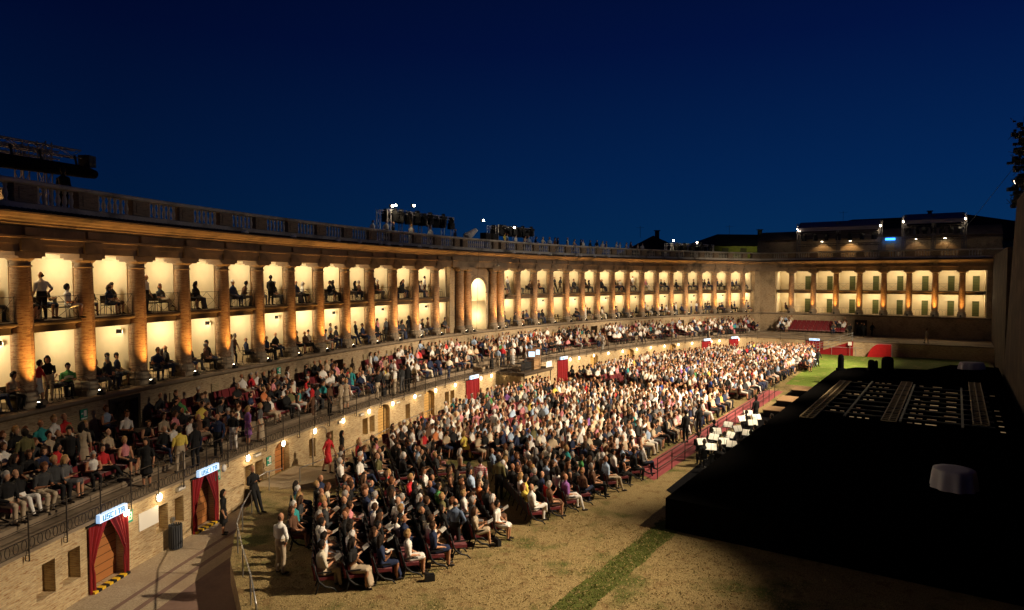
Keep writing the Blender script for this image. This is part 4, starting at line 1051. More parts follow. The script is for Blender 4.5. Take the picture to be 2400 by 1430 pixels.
def cm(kind,name,col):
    key=kind+'_'+name.replace(' ','_')
    def f(nt,b):
        g=N(nt,'ShaderNodeTexCoord').outputs['Object']; n=noise(nt,g,14,3,.6)
        nt.links.new(mixc(nt,n,tuple(x*.72 for x in col),tuple(min(1,x*1.2) for x in col)),b.inputs['Base Color'])
    return mat(key,col,.85 if kind!='skin' else .55,build=f)
TWN=np.array([{'black':40,'navy':13,'charcoal':8,'white':17,'pale blue':4,'pink':3,'red':2.5,'beige':6,'grey':5,'brown':5,'cream':5}.get(t[0],.7) for t in TOPS],float); TWN/=TWN.sum()
TWC=np.array([{'black':25,'navy':10,'charcoal':7,'white':34,'pale blue':7,'pink':4,'red':1.6,'beige':9,'grey':5,'brown':4,'cream':11}.get(t[0],.6) for t in TOPS],float); TWC/=TWC.sum()
def outfit(p,rs=rng,top=None,bot=None,hair=None,long=None,pal=None):
    fem=p['fem']
    t=top or TOPS[rs.choice(len(TOPS),p=TWC if pal is None else pal)][0]; b_=bot or BOTS[rs.choice(len(BOTS),p=BW_)][0]
    if p['skirt'] and bot is None and rs.random()<.6 and t in BD or (p['skirt']==2 and bot is None): b_=t
    h=hair or HAIR[rs.choice(len(HAIR),p=HAIRW)][0]
    lg=long if long is not None else (t in('black','navy','charcoal','grey') and rs.random()<.6 and not fem)
    sk=SKIN[rs.integers(len(SKIN))]; bare=bool(fem and rs.random()<.45)
    return dict(top=t,bot=b_,hair=h,long=lg,skin=sk,bare=bare)
def region_cols(p,o):
    t=TD.get(o['top'],BD.get(o['top'],(.3,.3,.3))); b_=BD.get(o['bot'],TD.get(o['bot'],(.1,.1,.1))); h=HD[o['hair']]
    return [o['skin'],h,t,(o['skin'] if o['bare'] else t),(t if o['long'] else o['skin']),o['skin'],b_,(o['skin'] if p['skirt']==1 or (p['skirt']==2 and False) else b_),(.02,.015,.012)]
PEOPLE=[]   # dicts: proto, loc, rz (facing), scale, outfit, label, group, prio
def put(proto,loc,face,label=None,group=None,outf=None,scale=None,must=False,tilt=0,place=None):
    """face: angle of the facing direction in the plane, measured from +x"""
    p=PROT[proto]; o=outf or outfit(p)
    sc_=scale or rng.uniform(.95,1.05)*(.96 if p['fem'] else 1.0)*(1.07 if p['kind'].startswith('sit') else 1.0)
    sit_=p['kind'].startswith('sit') and not must
    PEOPLE.append(dict(lean=(rng.normal(0,.07) if sit_ else 0,rng.normal(0,.05) if sit_ else 0),p=proto,loc=Vector(loc),rz=face-math.pi/2,s=sc_,o=o,label=label,group=group,must=must,place=place))
def describe(P_):
    p=PROT[P_['p']]; o=P_['o']; t=o['top']; b_=o['bot']
    kd=p['kind']
    if p['bald']: hr='balding '+o['hair'] if o['hair'] in('grey','white','brown','dark') else 'short '+o['hair']
    else: hr=('long ' if p['long'] else '')+o['hair']
    if p['skirt'] and b_==t: c_='%s dress'%t
    elif p['skirt']: c_='%s top, %s skirt'%(t,b_)
    elif o['long'] and t in('black','navy','charcoal','grey'): c_='%s jacket, %s trousers'%(t,b_)
    else: c_='%s top, %s trousers'%(t,b_)
    return c_,hr
def realise():
    allp=PEOPLE
    d=[(P_['loc']-Vector((0,0,HC))).length/(1.35 if not PROT[P_['p']]['kind'].startswith('sit') else 1.0) - (1e6 if P_['must'] else 0) for P_ in allp]
    order=np.argsort(d); ind=order[:300]; rest=order[300:]
    seen={}
    for rank,i in enumerate(ind):
        P_=allp[i]; p=PROT[P_['p']]; o=P_['o']
        c_,hr=describe(P_)
        lab=P_['label'] or ('person in %s, %s hair, %s'%(c_,hr,P_['place']))
        ws=lab.split()
        if len(ws)>16: lab='person in %s %s, %s'%(o['top'],'dress' if p['skirt'] else 'top',P_['place'])
        b_=bpy.data.objects.new('person',p['hi']); COL.objects.link(b_); b_.location=P_['loc']; b_.rotation_euler=(P_['lean'][0],P_['lean'][1],P_['rz']); b_.scale=(P_['s'],)*3
        tag(b_,lab,'person',P_['group'] or 'audience seated in the stalls')
        cols=region_cols(p,o); sk=cm('skin',str(SKIN.index(o['skin'])),o['skin']); 
        tm=cm('cloth',o['top'],cols[2]) if not o.get('tmat') else MATS[o['tmat']]
        bmt=cm('cloth',o['bot']+('' if o['bot'] in TD else '_b'),cols[6]); hm=cm('hair',o['hair'],cols[1]); sm=mat('shoe_leather',(.02,.015,.012),.5)
        skm=[sk,hm,tm,sk if o['bare'] else tm,tm if o['long'] else sk,sk,bmt,(sk if p['skirt']==1 else bmt),sm]
        parts_=rank<170
        for k in range(9):
            b_.material_slots[k].link='OBJECT'; b_.material_slots[k].material=(sk if parts_ and k not in(8,) else skm[k])
        if parts_:
            for key,mt in (('hair',hm),('topl' if o['long'] else ('top'),tm),('bot',bmt)):
                nm={'hair':'hair','top':'shirt','topl':'jacket' if o['top'] in('black','navy','charcoal','grey','blue') else 'shirt','bot':'skirt' if p['skirt'] else 'trousers'}[key]
                q=bpy.data.objects.new(nm,p[key]); COL.objects.link(q); q.parent=b_; q.material_slots[0].link='OBJECT'; q.material_slots[0].material=mt
    # everyone farther off: one mass
    vs=[];fs=[];cs=[];base=0
    for i in rest:
        P_=allp[i]; p=PROT[P_['p']]; co,tri,tr_=p['lo']; c=math.cos(P_['rz'])*P_['s']; s_=math.sin(P_['rz'])*P_['s']; lx,ly=P_['lean']; co=co.copy(); co[:,1]-=lx*co[:,2]; co[:,0]+=ly*co[:,2]
        q=np.empty_like(co); q[:,0]=co[:,0]*c-co[:,1]*s_+P_['loc'].x; q[:,1]=co[:,0]*s_+co[:,1]*c+P_['loc'].y; q[:,2]=co[:,2]*P_['s']+P_['loc'].z
        vs.append(q); fs.append(tri+base); base+=len(co); cs.append(np.array(region_cols(p,P_['o']))[tr_]*rng.uniform(.85,1.12))
    v=np.concatenate(vs).astype(np.float32); f=np.concatenate(fs).astype(np.int32); c=np.concatenate(cs)
    me=bpy.data.meshes.new('seated_crowd'); me.vertices.add(len(v)); me.vertices.foreach_set('co',v.ravel()); me.loops.add(f.size); me.loops.foreach_set('vertex_index',f.ravel()); me.polygons.add(len(f))
    me.polygons.foreach_set('loop_start',np.arange(0,f.size,3,dtype=np.int32)); me.polygons.foreach_set('use_smooth',np.ones(len(f),bool)); me.update(calc_edges=True)
    at=me.attributes.new('Cloth','FLOAT_COLOR','FACE'); at.data.foreach_set('color',np.hstack([np.clip(c,0,1),np.ones((len(c),1))]).astype(np.float32).ravel())
    def f_(nt,b):
        a=N(nt,'ShaderNodeAttribute'); a.attribute_name='Cloth'; nt.links.new(a.outputs['Color'],b.inputs['Base Color'])
    me.materials.append(mat('crowd_cloth_and_skin',(.3,.3,.3),.8,build=f_)); me.validate()
    o=bpy.data.objects.new('seated_crowd',me); COL.objects.link(o); tag(o,'dense audience filling the stalls, terrace and far boxes','crowd',kind='stuff')
    print('PEOPLE',len(allp),'crowd faces',len(f))
# ================================================================ theatre seats
def theatre_seat(name='theatre_seat',endleg=0):
    r=empty(name)
    m_=MB(); m_.box((0,.06,.43),(.50,.46,.09)); m_.box((0,.28,.41),(.48,.03,.12)); s_=m_.build('seat',M_SEAT,r)
    m_=MB(); 
    pr=[(-.20,.40),(-.235,.60),(-.27,.80),(-.285,.86)]
    for (y0,z0),(y1,z1) in zip(pr[:-1],pr[1:]):
        m_.face([(-.25,y0,z0),(.25,y0,z0),(.25,y1,z1),(-.25,y1,z1)][::-1]); m_.face([(-.25,y0-.05,z0),(.25,y0-.05,z0),(.25,y1-.05,z1),(-.25,y1-.05,z1)],1)
        for x in (-.25,.25): m_.face([(x,y0,z0),(x,y1,z1),(x,y1-.05,z1),(x,y0-.05,z0)])
    m_.face([(-.25,-.285,.86),(.25,-.285,.86),(.25,-.335,.86),(-.25,-.335,.86)],1); b_=m_.build('backrest',[M_SEAT,M_BLACK],r)
    m_=MB(); m_.box((.27,.05,.62),(.035,.40,.04)); m_.tube([(.27,-.28,.90),(.27,-.20,.62),(.27,-.12,.36),(.27,.05,.20),(.27,.30,.12),(.27,.40,.0)],[.022,.025,.03,.03,.026,.022],6); m_.tube([(.27,-.22,.0),(.27,-.16,.2),(.27,-.1,.36)],.022,6); m_.bar((-.25,-.02,.34),(.27,-.02,.34),.02)
    l_=m_.build('frame',M_BLACK,r)
    reg(r,s_,b_,l_); return r
SEATS=[]  # (loc, face, place)
FX,FY=.961,.277; RX,RY=-.277,.961
def L1side(x,y): # >0: near side of the diagonal aisle
    px_,py_=x-5.96,y-31.5; return -(px_*.156+py_*.988)
def todist(x,y):
    # n distance from the main arc
    cx=ACX+math.cos(T0)/CK; cy=ACY-math.sin(T0)/CK
    return 1/CK-math.hypot(x-cx,y-cy)
fs_=[-.85,.02,.87,1.7,2.5,3.3,4.1,4.9,5.7,7.5,8.3,9.03,15.2]; rs_=[23.3,19.75,19.75,19.9,20.1,20.4,20.9,21.6,22.1,23.2,23.5,23.9,28.2]
near_seats=[]
rowsf=[-.85+.85*i for i in range(9)]+[7.6+.85*i for i in range(10)]
for ri,fv in enumerate(rowsf):
    r0=float(np.interp(fv,fs_,rs_)); r=r0+.3; k=0
    while r<46:
        x,y=FX*fv+RX*r,FY*fv+RY*r; ok=True
        if 27.4<r<29.0 and fv<6.3: ok=False
        if todist(x,y)<8.75: ok=False
        if L1side(x,y)<.55: ok=False
        if 29.8<r<33.2 and 5.2<fv<8.0: ok=False
        if fv<.6 and r>27: ok=False
        if ok: k+=1; near_seats.append((x,y,ri,k))
        r+=.57
fa=math.atan2(FY,FX)
for x,y,ri,k in near_seats: SEATS.append((x,y,0,fa,'%s seat of the %s row from the grass'%(nth(k),nth(ri+1)),'n'))
# mirrored far block
def mirror(x,y):
    u=x*UX+y*UY; v=-(x*UY-y*UX); return UV(99.6-u,v)
fam=2*math.atan2(-UX,UY)-fa
for x,y,ri,k in near_seats:
    p=mirror(x,y)
    if todist(p.x,p.y)>8.7: SEATS.append((p.x,p.y,0,fam,'far block','f'))
fc=math.atan2(-UX,UY)
ri=0; v=13.35
while v<30:
    ri+=1; k=0; u=24.0
    while u<75.5:
        p=UV(u,v); ok=True; um=99.6-u
        if abs(u-49.8+(.8 if v>20 else .3))<1.35+(.25 if v<20 else 1.1): ok=False
        if 45.5<u<49.8 and v>25.5: ok=False
        if todist(p.x,p.y)<8.75: ok=False
        pm=UV(um,v)
        if L1side(p.x,p.y)>-.55 or L1side(pm.x,pm.y)>-.55: ok=False
        if ok: k+=1; SEATS.append((p.x,p.y,0,fc,'%s seat of the %s row behind the red carpet'%(nth(k),nth(ri)),'c'))
        u+=.56
    v+=.83
# terrace seats
seg=0; s=SL+1.0
while s<47.5:
    seg+=1
    for j,(n_,z_) in enumerate(zip([x+.0 for x in (4.75,3.85,3.0,2.15,1.35)],[ZL]+TZ)):
        k=0; q=s+.3
        while q<s+6.0 and q<49-.55*n_+1:
            if (n_>1.0 and any(a-.2<q<b+.2 for a,b in ((-37.3,-35.3),(-20.1,-18.6),(18.5,20.1),(35.4,37.0)))) and j>=3: q+=.57; continue
            if -6.6<q<1.2 and j<=1: q+=.57; continue
            if j==0: q+=.57; continue
            p=PM(q,n_-.12,z_); k+=1
            SEATS.append((p.x,p.y,z_,rzM(q),'%s seat, %s step, %s terrace section'%(nth(k),nth(j),nth(seg)),'t'))
            q+=.57
    s+=7.1
for j,(n_,z_) in enumerate(zip((3.85,3.0,2.15,1.35),TZ)):
    q=3.4
    while q<11.6: p=PW(q,n_-.12,z_); SEATS.append((p.x,p.y,z_,-TW,'far wing','w')); q+=.57
# empty patches, and who sits where
def occ(x,y,z,kind,s_):
    if kind=='w': return .92 if s_<4.6 else (0 if s_<10.2 else .8)
    if kind=='t':
        return .88
    return .985
holes=[(UV(33,21).to_2d(),1.3),(UV(36.5,24).to_2d(),1.2),(UV(41,23).to_2d(),1.2),(UV(58,24).to_2d(),1.5),(UV(63,25).to_2d(),1.6),(UV(30.5,26).to_2d(),1.0),(UV(52.5,24.5).to_2d(),1.3),(UV(37,17).to_2d(),.8),(UV(33,23.5).to_2d(),1.0),(PM(-30,1.8,0).to_2d(),1.1),(PM(-24,1.5,0).to_2d(),1.0),(PM(-14,1.6,0).to_2d(),1.2),(PM(-12,3.0,0).to_2d(),.9),(PM(-39,3.6,0).to_2d(),.8),(PM(-43.8,4.0,0).to_2d(),.9)]
order=np.argsort([ (Vector(s_[:3])-Vector((0,0,HC))).length for s_ in SEATS]); seat_ind=set(order[:300].tolist())
# how far each seat of the wing is along it
st0=theatre_seat(); fu=True; mbx=MB(); PSEAT=[]
stuff=[]
for i,(x,y,z,fa_,place,kind) in enumerate(SEATS):
    loc=Vector((x,y,z)); rz=fa_-math.pi/2
    if i in seat_ind:
        r=st0 if fu else dup(st0,(0,0,0)); fu=False
        r.location=loc; r.rotation_euler=(0,0,rz); tag(r,'burgundy theatre seat, '+place,'theatre seat','rows of burgundy theatre seats')
    else: stuff.append((loc,rz))
    s_=0
    if kind=='w': s_=(loc-CORN).dot(Vector((math.sin(TW),math.cos(TW),0)))
    o_=occ(x,y,z,kind,s_)
    if any((Vector((x,y))-h).length<r_ for h,r_ in holes): o_=.12
    if kind=='t' and x<-13.5 and y<34: o_=.90
    if rng.random()<o_:
        pr=SITS[rng.integers(len(SITS))]
        pl_={'n':place,'c':place,'f':'in the far block','t':place,'w':'on the far wing'}[kind].replace(' of the ',' of the ')
        put(pr,loc+Vector((rng.uniform(-.05,.05),rng.uniform(-.05,.05),.0)),fa_+rng.normal(0,.26),outf=outfit(PROT[pr],pal=TWN if (kind=='n' or x<-9) else TWC),group='audience seated in the stalls' if kind in 'ncf' else 'audience seated on the terrace',place='in '+pl_)
# the rest of the seats: one mass
sv=np.array([(-.25,-.15,.38),(.25,-.15,.38),(.25,.29,.38),(-.25,.29,.38),(-.25,-.15,.47),(.25,-.15,.47),(.25,.29,.47),(-.25,.29,.47),(-.25,-.2,.4),(.25,-.2,.4),(.25,-.3,.87),(-.25,-.3,.87),(-.25,-.26,.4),(.25,-.26,.4),(.25,-.35,.87),(-.25,-.35,.87),(.25,.3,0),(.28,.3,0),(.28,-.1,.38),(.25,-.1,.38),(.25,-.3,0),(.28,-.3,0)])
sf=[(4,5,6,7),(3,2,6,7),(0,1,5,4),(1,2,6,5),(3,0,4,7),(8,9,10,11),(13,12,15,14),(11,10,14,15),(9,13,14,10),(12,8,11,15),(16,17,18,19),(20,21,18,19)]
V_=[];F_=[];M__=[];b0=0
for loc,rz in stuff:
    c,s_=math.cos(rz),math.sin(rz); q=sv.copy(); q[:,0]=sv[:,0]*c-sv[:,1]*s_+loc.x; q[:,1]=sv[:,0]*s_+sv[:,1]*c+loc.y; q[:,2]+=loc.z
    V_.append(q); F_+= [tuple(k+b0 for k in f) for f in sf]; M__+=[0]*6+[1,1,0,0,1,1]; b0+=len(sv)
me=bpy.data.meshes.new('distant_theatre_seats'); me.from_pydata(np.concatenate(V_).tolist(),[],F_); me.materials.append(M_SEAT); me.materials.append(M_BLACK); me.polygons.foreach_set('material_index',M__)
o=bpy.data.objects.new('distant_theatre_seats',me); COL.objects.link(o); tag(o,'rows of burgundy theatre seats under the farther audience','theatre seats',kind='stuff')
# ---------------------------------------------------------------- chairs and people in the boxes
def box_chair():
    r=empty('armchair'); m_=MB(); m_.box((0,.02,.45),(.44,.44,.035)); s_=m_.build('seat',M_DARKD,r)
    m_=MB(); m_.box((0,-.215,.70),(.42,.025,.34)); b_=m_.build('backrest',M_DARKD,r); ks=[s_,b_]
    for sx in (-.21,.21):
        for y0 in (-.2,.22): m_=MB(); m_.tube([(sx,y0*1.15,0),(sx,y0,.45)],.014,5); ks.append(m_.build('leg',M_IRON,r))
        m_=MB(); m_.tube([(sx,-.2,.45),(sx,-.225,.88)],.014,5); m_.tube([(sx,-.21,.66),(sx,.2,.66),(sx,.22,.45)],.013,5); ks.append(m_.build('armrest',M_IRON,r))
    reg(r,*ks); return r
def O_(t,b_,h,l): return dict(top=str(t),bot=str(b_),hair=str(h),long=l,skin=SKIN[rng.integers(4)],bare=False)
bc=box_chair(); fu=True; nbay=0
for (k,a_,b_) in bays:
    if b_-a_<1.6 or (k=='m' and b_<-43.0): continue
    nbay+=1
    for lev,z_ in (('lower',ZG),('upper',ZU)):
        ns=4 if b_-a_>2.5 else 2
        base_n=-.28 if lev=='upper' else .12
        pos=[a_+.62+i*(b_-a_-1.2)/max(1,ns-1) for i in range(ns)]; rng.shuffle(pos)
        seen_=0
        for i,q in enumerate(pos):
            if k=='w': 
                if a_>3 or rng.random()<.6: continue
            u=rng.random()
            if u<.06: continue
            nn=base_n-rng.uniform(0,.75); fa_=RZ(k,q)+rng.normal(.25,.35); p=PP(k,q,nn,z_); seen_+=1
            if u>.17:
                r=bc if fu else dup(bc,(0,0,0)); fu=False
                r.location=p; r.rotation_euler=(0,0,fa_-math.pi/2); tag(r,'dark armchair, %s in the %s box, bay %s'%(nth(seen_),lev,nbay) if False else 'dark metal armchair, %s in the %s box of the %s bay'%(nth(seen_),lev,nth(nbay)),'chair','chairs in the boxes')
            of_=None
            if rng.random()<.82: of_=O_(rng.choice(['black','black','navy','charcoal','brown']),rng.choice(['black','dark blue','grey']),rng.choice(['dark','brown','black','grey']),bool(rng.random()<.5))
            if u>.23:
                put(SITS[rng.integers(len(SITS))],p,fa_,outf=of_,group='people in the loggia boxes',place='%s in the %s box of the %s bay'%(nth(seen_),lev,nth(nbay)))
            elif u<=.17:
                put(STANDS[rng.integers(len(STANDS))],p,fa_,group='people in the loggia boxes',place='%s in the %s box of the %s bay'%(nth(seen_),lev,nth(nbay)))
# people along the roof balustrade
nroof=0
for s in list(np.linspace(-13.5,-10.6,3))+list(np.linspace(-8.5,-3,3))+list(np.linspace(5,30,24)):
    nroof+=1
    put(rng.choice([10,12,16,11]),PM(s+rng.uniform(-.3,.3),-.45-rng.uniform(0,.5),11.9),rzM(s)+rng.normal(0,.5),group='people on the roof terrace',place='leaning on the roof balustrade, %s from the near end'%nth(nroof))
# standing people on the terrace walkway
ns_=0
for s in (-41.7,-40.9,-38.2,-36.8,-35.6,-35.0,-34.2,-33.2,-32.3,-31.4,-29.6,-27.2,-25.2,-24.6,-21.3,-20.2,-19.6,-16.4,-12,-4.9,-4.2,-3.1,-2.2,-1.4,.5,1.6,14,15,22,23.5,29,36,37,38.4):
    ns_+=1; n_=rng.uniform(4.6,5.1)
    put(rng.choice([10,11,12,14,17,13]),PM(s,n_,ZL),rzM(s)+rng.uniform(-2.2,2.2),group='people standing on the terrace walkway',place='standing at the terrace railing, %s from the near end'%nth(ns_))
for i,t in enumerate((10.2,11.4,12.2,12.9,13.4,13.8,14.6)):
    put(rng.choice([10,12,13]),PW(t,1.6+.9*(i%3),ZL),-TW+rng.uniform(-1,1),group='people standing on the terrace walkway',outf=dict(top='black',bot='black',hair='dark',long=True,skin=SKIN[0],bare=False),place='at the dark doorway of the far wing')
put(13,PW(20.8,8.6,ZL),-TW+1.4,label='person in pale clothes walking along the dark far terrace',must=True,outf=dict(top='beige',bot='beige',hair='brown',long=True,skin=SKIN[1],bare=False))
# ================================================================ particular people
def O(top,bot,hair='dark',long=False,skin=0,bare=False,tmat=None):
    d=dict(top=top,bot=bot,hair=hair,long=long,skin=SKIN[skin],bare=bare)
    if tmat: d['tmat']=tmat
    return d
TOPS.append(('slate blue',(.10,.14,.22),0)); TD['slate blue']=(.10,.14,.22)
def plaid(nt,b):
    g=N(nt,'ShaderNodeTexCoord').outputs['Object']
    w1=N(nt,'ShaderNodeTexWave'); w1.inputs['Scale'].default_value=5.5; w1.bands_direction='X'; nt.links.new(g,w1.inputs['Vector'])
    w2=N(nt,'ShaderNodeTexWave'); w2.inputs['Scale'].default_value=3.5; w2.bands_direction='Z'; nt.links.new(g,w2.inputs['Vector'])
    c=mixc(nt,ramp2(nt,w1.outputs['Fac'],.35,.65),(.55,.52,.50),(.36,.03,.04)); c=mixc(nt,ramp2(nt,w2.outputs['Fac'],.7,.9),c,(.30,.05,.06)); nt.links.new(c,b.inputs['Base Color'])
mat('plaid_cloth',(.4,.1,.1),.85,build=plaid)
def clear_near(x,y,r):
    PEOPLE[:]=[p for p in PEOPLE if p['must'] or (p['loc'].xy-Vector((x,y))).length>r]
def special(pr,x,y,face,label,of,z=0,scale=None,clr=.45,group=None):
    if clr: clear_near(x,y,clr)
    put(pr,(x,y,z),R(face),label=label,outf=of,scale=scale,must=True,group=group or 'people standing or walking in the stalls')
special(12,-7.2,20.4,55,'bald man standing with his back turned in a pale shirt and beige trousers',O('white','beige','brown',True),scale=1.07)
special(15,-10.15,25.9,-25,'bald guard in black leaning back against the curved handrail',O('black','black','brown',True,0),scale=1.02,clr=0)
special(11,-11.2,25.5,15,'woman in black standing on the sunken path with an arm out',O('black','black','dark',False,1),z=-.745,scale=.98,clr=0)
special(14,-8.35,29.9,-15,'woman in a red sleeveless dress walking up from the arched door',O('red','red','auburn',False,1,True),z=.38,scale=1.02,clr=.6)
special(11,-8.3,32.2,20,'long haired woman in a short black dress standing beside the ramp handrail',O('black','black','black',False,0,True),scale=.99,clr=.6)
special(10,-1.3,27.1,75,'man in a red and white plaid shirt standing in the side aisle',O('red','black','dark',False,0,tmat='plaid_cloth'),scale=1.02)
special(10,-.55,27.4,60,'man in an olive waistcoat over white sleeves standing in the side aisle',O('olive','black','dark',True,0),scale=1.02)
special(12,-1.9,21.9,70,'man in a slate blue blazer standing with his back turned at the row ends',O('slate blue','black','dark',True,0),scale=1.04,clr=.6)
special(10,-1.0,37.1,50,'white haired man in a white shirt standing among the seated rows',O('white','beige','white',True,1),scale=1.03)
special(17,-2.0,37.2,-60,'woman in a long flowered dress standing beside the man in white',O('pink','pink','blond',False,1,True),scale=.99)
special(13,31.9,69.2,-60,'man in a black suit walking on the far lawn',O('black','black','dark',True,0),scale=1.02)
special(10,30.2,68.2,-80,'man in a pink shirt standing at the lawn edge of the far block',O('pink','black','brown',True,1))
special(14,10.4,49.8,30,'woman in a white jacket and black skirt walking in the centre aisle',O('white','black','brown',True,1,False))
special(11,9.6,49.2,100,'woman in a black dress beside the white jacket in the centre aisle',O('black','black','brown',False,1,True))
for i,(x,y) in enumerate(((6.9,49.8),(7.7,49.3),(8.6,50.4),(9.5,51.5),(4.9,51.9))):
    special(10,x,y,30+70*i,'man in a dark suit standing in the centre aisle, %s from the control booth'%nth([2,3,4,5,1][i]),O('black','black','dark',True,0))
special(17,8.6,44.6,100,'brown haired woman in a brown and white dress at the centre aisle mouth',O('brown','white','auburn',False,1,True))
special(11,20.7,60.0,80,'woman in a bright orange dress standing among the far seats',O('orange','orange','brown',False,1,True))
special(10,14.9,55.2,100,'grey haired man in a grey jacket standing among the far seats',O('grey','grey','grey',True,1))
for i,(x,y) in enumerate(((11.0,38.9),(9.7,36.9),(15.3,41.5))):
    special(10,x,y,120,'dark silhouetted man standing on the red carpet, %s from the near end'%nth([2,1,3][i]),O('black','black','dark',True,0))
# seated people who stand out
def seat_special(x,y,pr,label,of,face=None):
    best=min(((Vector(s_[:2])-Vector((x,y))).length,i) for i,s_ in enumerate(SEATS)); s_=SEATS[best[1]]
    clear_near(s_[0],s_[1],.3)
    put(pr,(s_[0],s_[1],s_[2]),s_[3] if face is None else R(face),label=label,outf=of,must=True)
seat_special(-4.5,19.6,7,'woman in a black top and long cream skirt at the nearest row end',O('black','beige','dark',False,1,True),face=-8)
seat_special(-5.0,20.4,0,'man in a white shirt with arms behind his head next to the cream skirt',O('white','dark blue','dark',False,0))
seat_special(-5.8,20.8,0,'man in a white tee shirt at the end of the second row',O('white','grey','dark',False,1))
seat_special(-5.7,22.8,2,'man in a pink shirt holding a programme near the left row ends',O('pink','grey','brown',False,1))
seat_special(-5.4,27.3,9,'woman in a bright red top near the gravel gap between the seat blocks',O('red','dark blue','blond',False,1,False))
seat_special(-7.2,29.4,0,'grey haired man in a white shirt at the front of the block by the ramp',O('white','black','grey',True,1))
seat_special(-6.4,29.6,0,'dark haired man in a white shirt second from the ramp',O('white','dark blue','dark',True,0))
seat_special(2.2,25.6,6,'man in a purple shirt and white trousers at a row end',O('purple','white','dark',False,0))
seat_special(.9,24.1,4,'man in a pale shirt and white trousers with crossed legs at a row end',O('white','white','dark',True,1))
seat_special(-3.0,24.8,8,'man in a green shirt among dark clothes near the blazer',O('green','black','dark',True,0))
seat_special(-2.9,33.8,7,'woman in a yellow dress at the edge of the gravel gap',O('yellow','yellow','blond',False,1,True))
seat_special(.8,26.0,9,'woman in a yellow top behind the row ends',O('yellow','black','dark',False,1,False))
seat_special(-2.6,20.9,1,'child in a dark blue dress at the near row ends',O('navy','navy','brown',False,1,True))
seat_special(-3.4,20.3,1,'fair haired child in white at the near row ends',O('white','white','blond',False,1,False))
seat_special(12.9,47.6,3,'woman in a bright blue dress on the front row past the centre aisle',O('blue','blue','brown',False,1,True))
TW2='people standing on the terrace walkway'
def terr(pr,s,n,z,face,label,of,sc_=1.0):
    p=PM(s,n,z); clear_near(p.x,p.y,.4); put(pr,p,rzM(s)+R(face),label=label,outf=of,must=True,group=TW2,scale=sc_)
PEOPLE[:]=[p for p in PEOPLE if not (p['group']==TW2 and p['loc'].y<38)]
terr(10,-38.4,5.0,ZL,150,'man in a yellow polo shirt and beige trousers at the terrace railing',O('yellow','beige','dark',False,0))
terr(10,-37.6,5.1,ZL,170,'dark suited man reading beside the yellow polo shirt',O('black','black','dark',True,0))
terr(12,-36.1,5.1,ZL,-80,'tall man in a dark suit standing at the railing with his back turned',O('navy','black','black',True,0),1.05)
terr(11,-40.3,5.0,ZL,-60,'woman in a short black dress with a cream shawl walking on the terrace',O('black','black','dark',False,0,True))
terr(17,-33.0,5.1,ZL,20,'woman in a strapless pale dress holding a glass at the railing',O('grey','beige','blond',False,1,True))
terr(11,-33.8,5.0,ZL,60,'woman in a purple dress at the railing',O('purple','purple','blond',False,1,True))
terr(10,-34.9,5.0,ZL,-90,'woman in a dark top and white trousers at the railing',O('black','white','brown',False,1))
terr(10,-26.6,5.0,ZL,10,'grey haired man in a brown jacket over a white shirt at the railing',O('brown','black','grey',True,1),1.03)
terr(10,-25.6,5.1,ZL,200,'man in a beige suit standing at the railing',O('beige','beige','dark',True,1),1.02)
terr(17,-27.1,4.2,ZL,200,'dark haired woman in a red top standing behind the brown jacket',O('red','brown','dark',False,0,True))
terr(11,-21.9,3.4,TZ[0],120,'woman in a teal dress between the terrace steps',O('teal','teal','blond',False,1,True))
terr(10,-19.4,5.1,ZL,200,'white haired man in a white shirt and cream trousers at the railing',O('white','beige','white',False,1),1.03)
terr(10,-18.5,5.1,ZL,170,'man in a charcoal suit next to the white haired man at the railing',O('charcoal','grey','dark',True,0),1.03)
terr(10,-17.8,5.1,ZL,150,'man in a black suit at the railing beside the charcoal suit',O('black','black','dark',True,0),1.03)
terr(11,-17.6,2.0,TZ[2],30,'woman in white trousers standing on the upper step',O('white','white','brown',True,1))
terr(16,-10.4,1.3,TZ[3],0,'man in a pale blue shirt standing on the top step taking a photograph',O('pale blue','black','dark',True,1))
terr(10,-41.6,3.0,TZ[1],-60,'heavy man in black standing on the middle step near the lattice door',O('black','black','dark',True,0),1.08)
terr(11,-40.6,2.6,TZ[1],120,'long haired woman in a pale top standing on the step near the lattice door',O('beige','beige','black',False,0,True),1.04)
terr(10,-42.6,2.2,TZ[2],160,'man in an olive shirt bending over on the upper step',O('olive','black','dark',False,0))
def boxp(pr,s,lev,face,label,of,n=-.4,sc_=1.0):
    p=PM(s,n,lev); clear_near(p.x,p.y,.5); put(pr,p,rzM(s)+R(face),label=label,outf=of,must=True,group='people in the loggia boxes',scale=sc_)
boxp(12,-39.3,ZU,170,'man in a white shirt standing with his back turned in the nearest upper box',O('white','black','dark',False,0),n=-.3,sc_=1.05)
boxp(1,-38.3,ZU,30,'woman in a white dress sitting at the edge of the nearest upper box',O('white','white','dark',False,1,True),n=-.1)
boxp(12,-33.4,ZU,20,'curly haired woman in a white top standing in the third upper box',O('white','black','dark',False,1),n=-.8)
boxp(10,-24.5,ZU,90,'person in dark clothes standing in an upper box beside a column',O('black','black','dark',True,0),n=-.5)
boxp(16,-39.2,ZG,-50,'man in a dark jacket bending forward in the nearest lower box',O('black','beige','dark',True,0),n=-.2)
boxp(2,-38.4,ZG,-40,'person in a green shirt sitting in the nearest lower box',O('green','black','dark',False,1),n=-.1)
boxp(11,-9.6,ZG,160,'slim woman in black standing in a lower box holding a phone',O('black','black','dark',False,0,True),n=-.3)
boxp(12,-7.5-5.0,ZG,180,'person in a grey shirt standing in a lower box beside a red top',O('grey','black','dark',False,0),n=-.3)
boxp(10,-5.2,ZU,30,'person in white standing in the upper box beside the centre wall',O('white','black','dark',True,1),n=-.6)
